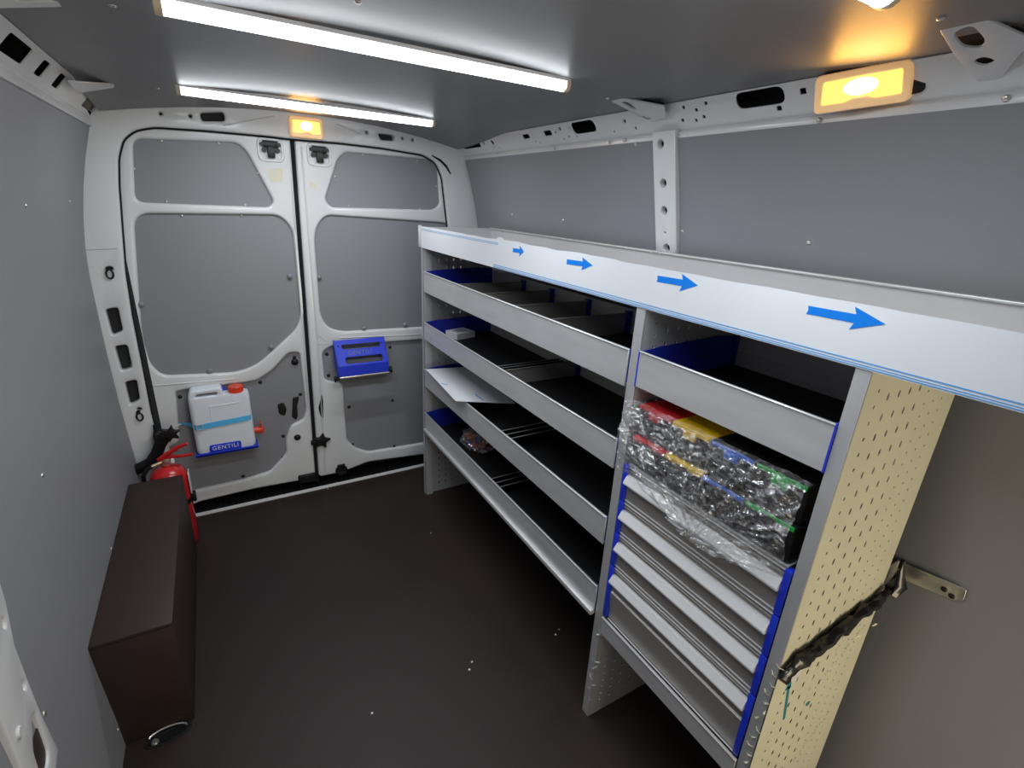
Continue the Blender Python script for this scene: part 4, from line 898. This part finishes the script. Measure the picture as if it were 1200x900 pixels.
# door check arm
ar = thing('door_check_arm', 'curved black door check arm beside the fire extinguisher', 'arm', (-0.33, 2.42, 0.4))
bm = BM(); ap = YP(2.44)
pts = [ap.w(*ap.at(u, v)) for u, v in ((158, 551), (168, 547), (178, 541), (184, 531), (188, 520), (196, 508))]
tube(bm, pts, [.024, .026, .026, .024, .024, .024], 10, flat=((0, 1, 0), .7)); obj('arm_bar', bm, 'blackp', ar)
bm = BM(); c = ap.w(*ap.at(200, 506)); star(bm, Vector((c.x, 2.425, c.z)), .042, None, 6, .016, .3); obj('star_knob', bm, 'blackp', ar)
bm = BM(); c = ap.w(*ap.at(157.5, 552)); box(bm, c.x - .012, c.x + .004, 2.425, 2.455, c.z - .024, c.z + .018, .002); obj('arm_end', bm, 'alu2', ar)
bm = BM(); c = ap.w(*ap.at(184, 517)); box(bm, c.x - .012, c.x + .014, 2.445, 2.486, c.z - .03, c.z + .035, .006); obj('hinge_block', bm, 'blackp', ar)
bm = BM(); tube(bm, [ap.w(*ap.at(u, v), -.02) for u, v in ((180, 500), (182, 512), (186, 525), (189, 545), (191, 560))], .006, 6); obj('check_strap', bm, 'blackp', ar)

# fire extinguisher
ex = thing('fire_extinguisher', 'red fire extinguisher behind the brown wheel arch box', 'extinguisher', (-0.285, 2.318, 0))
EX, EY = -0.285, 2.318; rb = .068
bm = BM(); lathe(bm, [(0, .002), (rb - .006, .002), (rb, .010), (rb, .335), (rb - .004, .352), (rb - .016, .368), (.028, .381), (.018, .384), (.018, .392), (0, .392)], (EX, EY, 0), (0, 0, 1), 32); obj('cylinder', bm, 'red', ex)
bm = BM(); lathe(bm, [(.018, .392), (.016, .400), (.011, .404), (.011, .420), (0, .42)], (EX, EY, 0), (0, 0, 1), 16); box(bm, EX - .016, EX + .018, EY - .012, EY + .012, .402, .424, .004); cyl(bm, (EX - .012, EY - .01, .41), (EX - .048, EY - .02, .402), .006, 10); vv = obj('valve', bm, 'brass', ex)
bm = BM(); cyl(bm, (EX + .004, EY - .012, .402), (EX + .004, EY - .020, .400), .013, 14); obj('gauge', bm, 'steel', vv)
bm = BM(); tube(bm, [(EX - .022, EY - .006, .418), (EX + .01, EY - .01, .440), (EX + .05, EY - .016, .466), (EX + .088, EY - .02, .480)], [.010, .011, .009, .007], 8, flat=((0, 1, 0), .75)); obj('top_lever', bm, 'red', ex)
bm = BM(); tube(bm, [(EX - .020, EY - .004, .422), (EX + .02, EY - .008, .426), (EX + .06, EY - .014, .424), (EX + .100, EY - .018, .426)], [.009, .009, .007, .007], 8, flat=((0, 1, 0), .75)); obj('carry_lever', bm, 'red', ex)
bm = BM(); box(bm, EX + .020, EX + .032, EY - .016, EY - .004, .398, .420, .002); obj('safety_tag', bm, 'paper', ex)
bm = BM(); tube(bm, [(EX - .046, EY - .02, .402), (EX - .066, EY - .022, .392), (EX - .082, EY - .02, .365), (EX - .085, EY - .012, .32), (EX - .080, EY, .25), (EX - .078, EY, .12)], .0085, 10); obj('hose', bm, 'rubber', ex)
bm = BM(); lathe(bm, [(rb + .001, .205), (rb + .003, .205), (rb + .003, .228), (rb + .001, .228)], (EX, EY, 0), (0, 0, 1), 32); box(bm, EX + rb - .004, EX + rb + .016, EY - .016, EY + .01, .196, .240, .003); obj('clamp_band', bm, 'blackp', ex)

bm = BM(); box(bm, EX + rb + .001, EX + rb + .006, EY - .03, EY + .02, .245, .345, .002); obj('mounting_plate', bm, 'white', ex)

# scraps of white dust on the floor
for k, (u, v, wh) in enumerate(((436, 836, 'nearest the camera in the middle of the floor'), (550, 785, 'in open floor left of the middle rack panel, front of two'), (553, 776, 'in open floor left of the middle rack panel, rear of two'), (655, 738, 'beside the lowest tray near the middle rack panel, right of two'), (651, 744, 'beside the lowest tray near the middle rack panel, left of two'), (384, 573, 'just before the threshold strip under the door seam'), (225, 647, 'beside the wheel arch box at its rear end'), (222, 666, 'beside the wheel arch box, second from its rear end'), (223, 762, 'beside the front end of the wheel arch box'), (505, 625, 'beside the rear foot of the rack'))):
    q = P(u, v, 'z', 0.0); bm = BM(); s = random.uniform(.0025, .0045); r = bmesh.ops.create_icosphere(bm, subdivisions=1, radius=s)
    for vv_ in bm.verts: vv_.co = Vector((q.x + vv_.co.x * random.uniform(.7, 1.5), q.y + vv_.co.y, max(0.0002, .0015 + vv_.co.z * .5)))
    o = obj('dust_chip', bm, 'paper'); o['label'] = 'tiny white chip ' + wh; o['category'] = 'debris'; o['group'] = 'white chips on the floor'
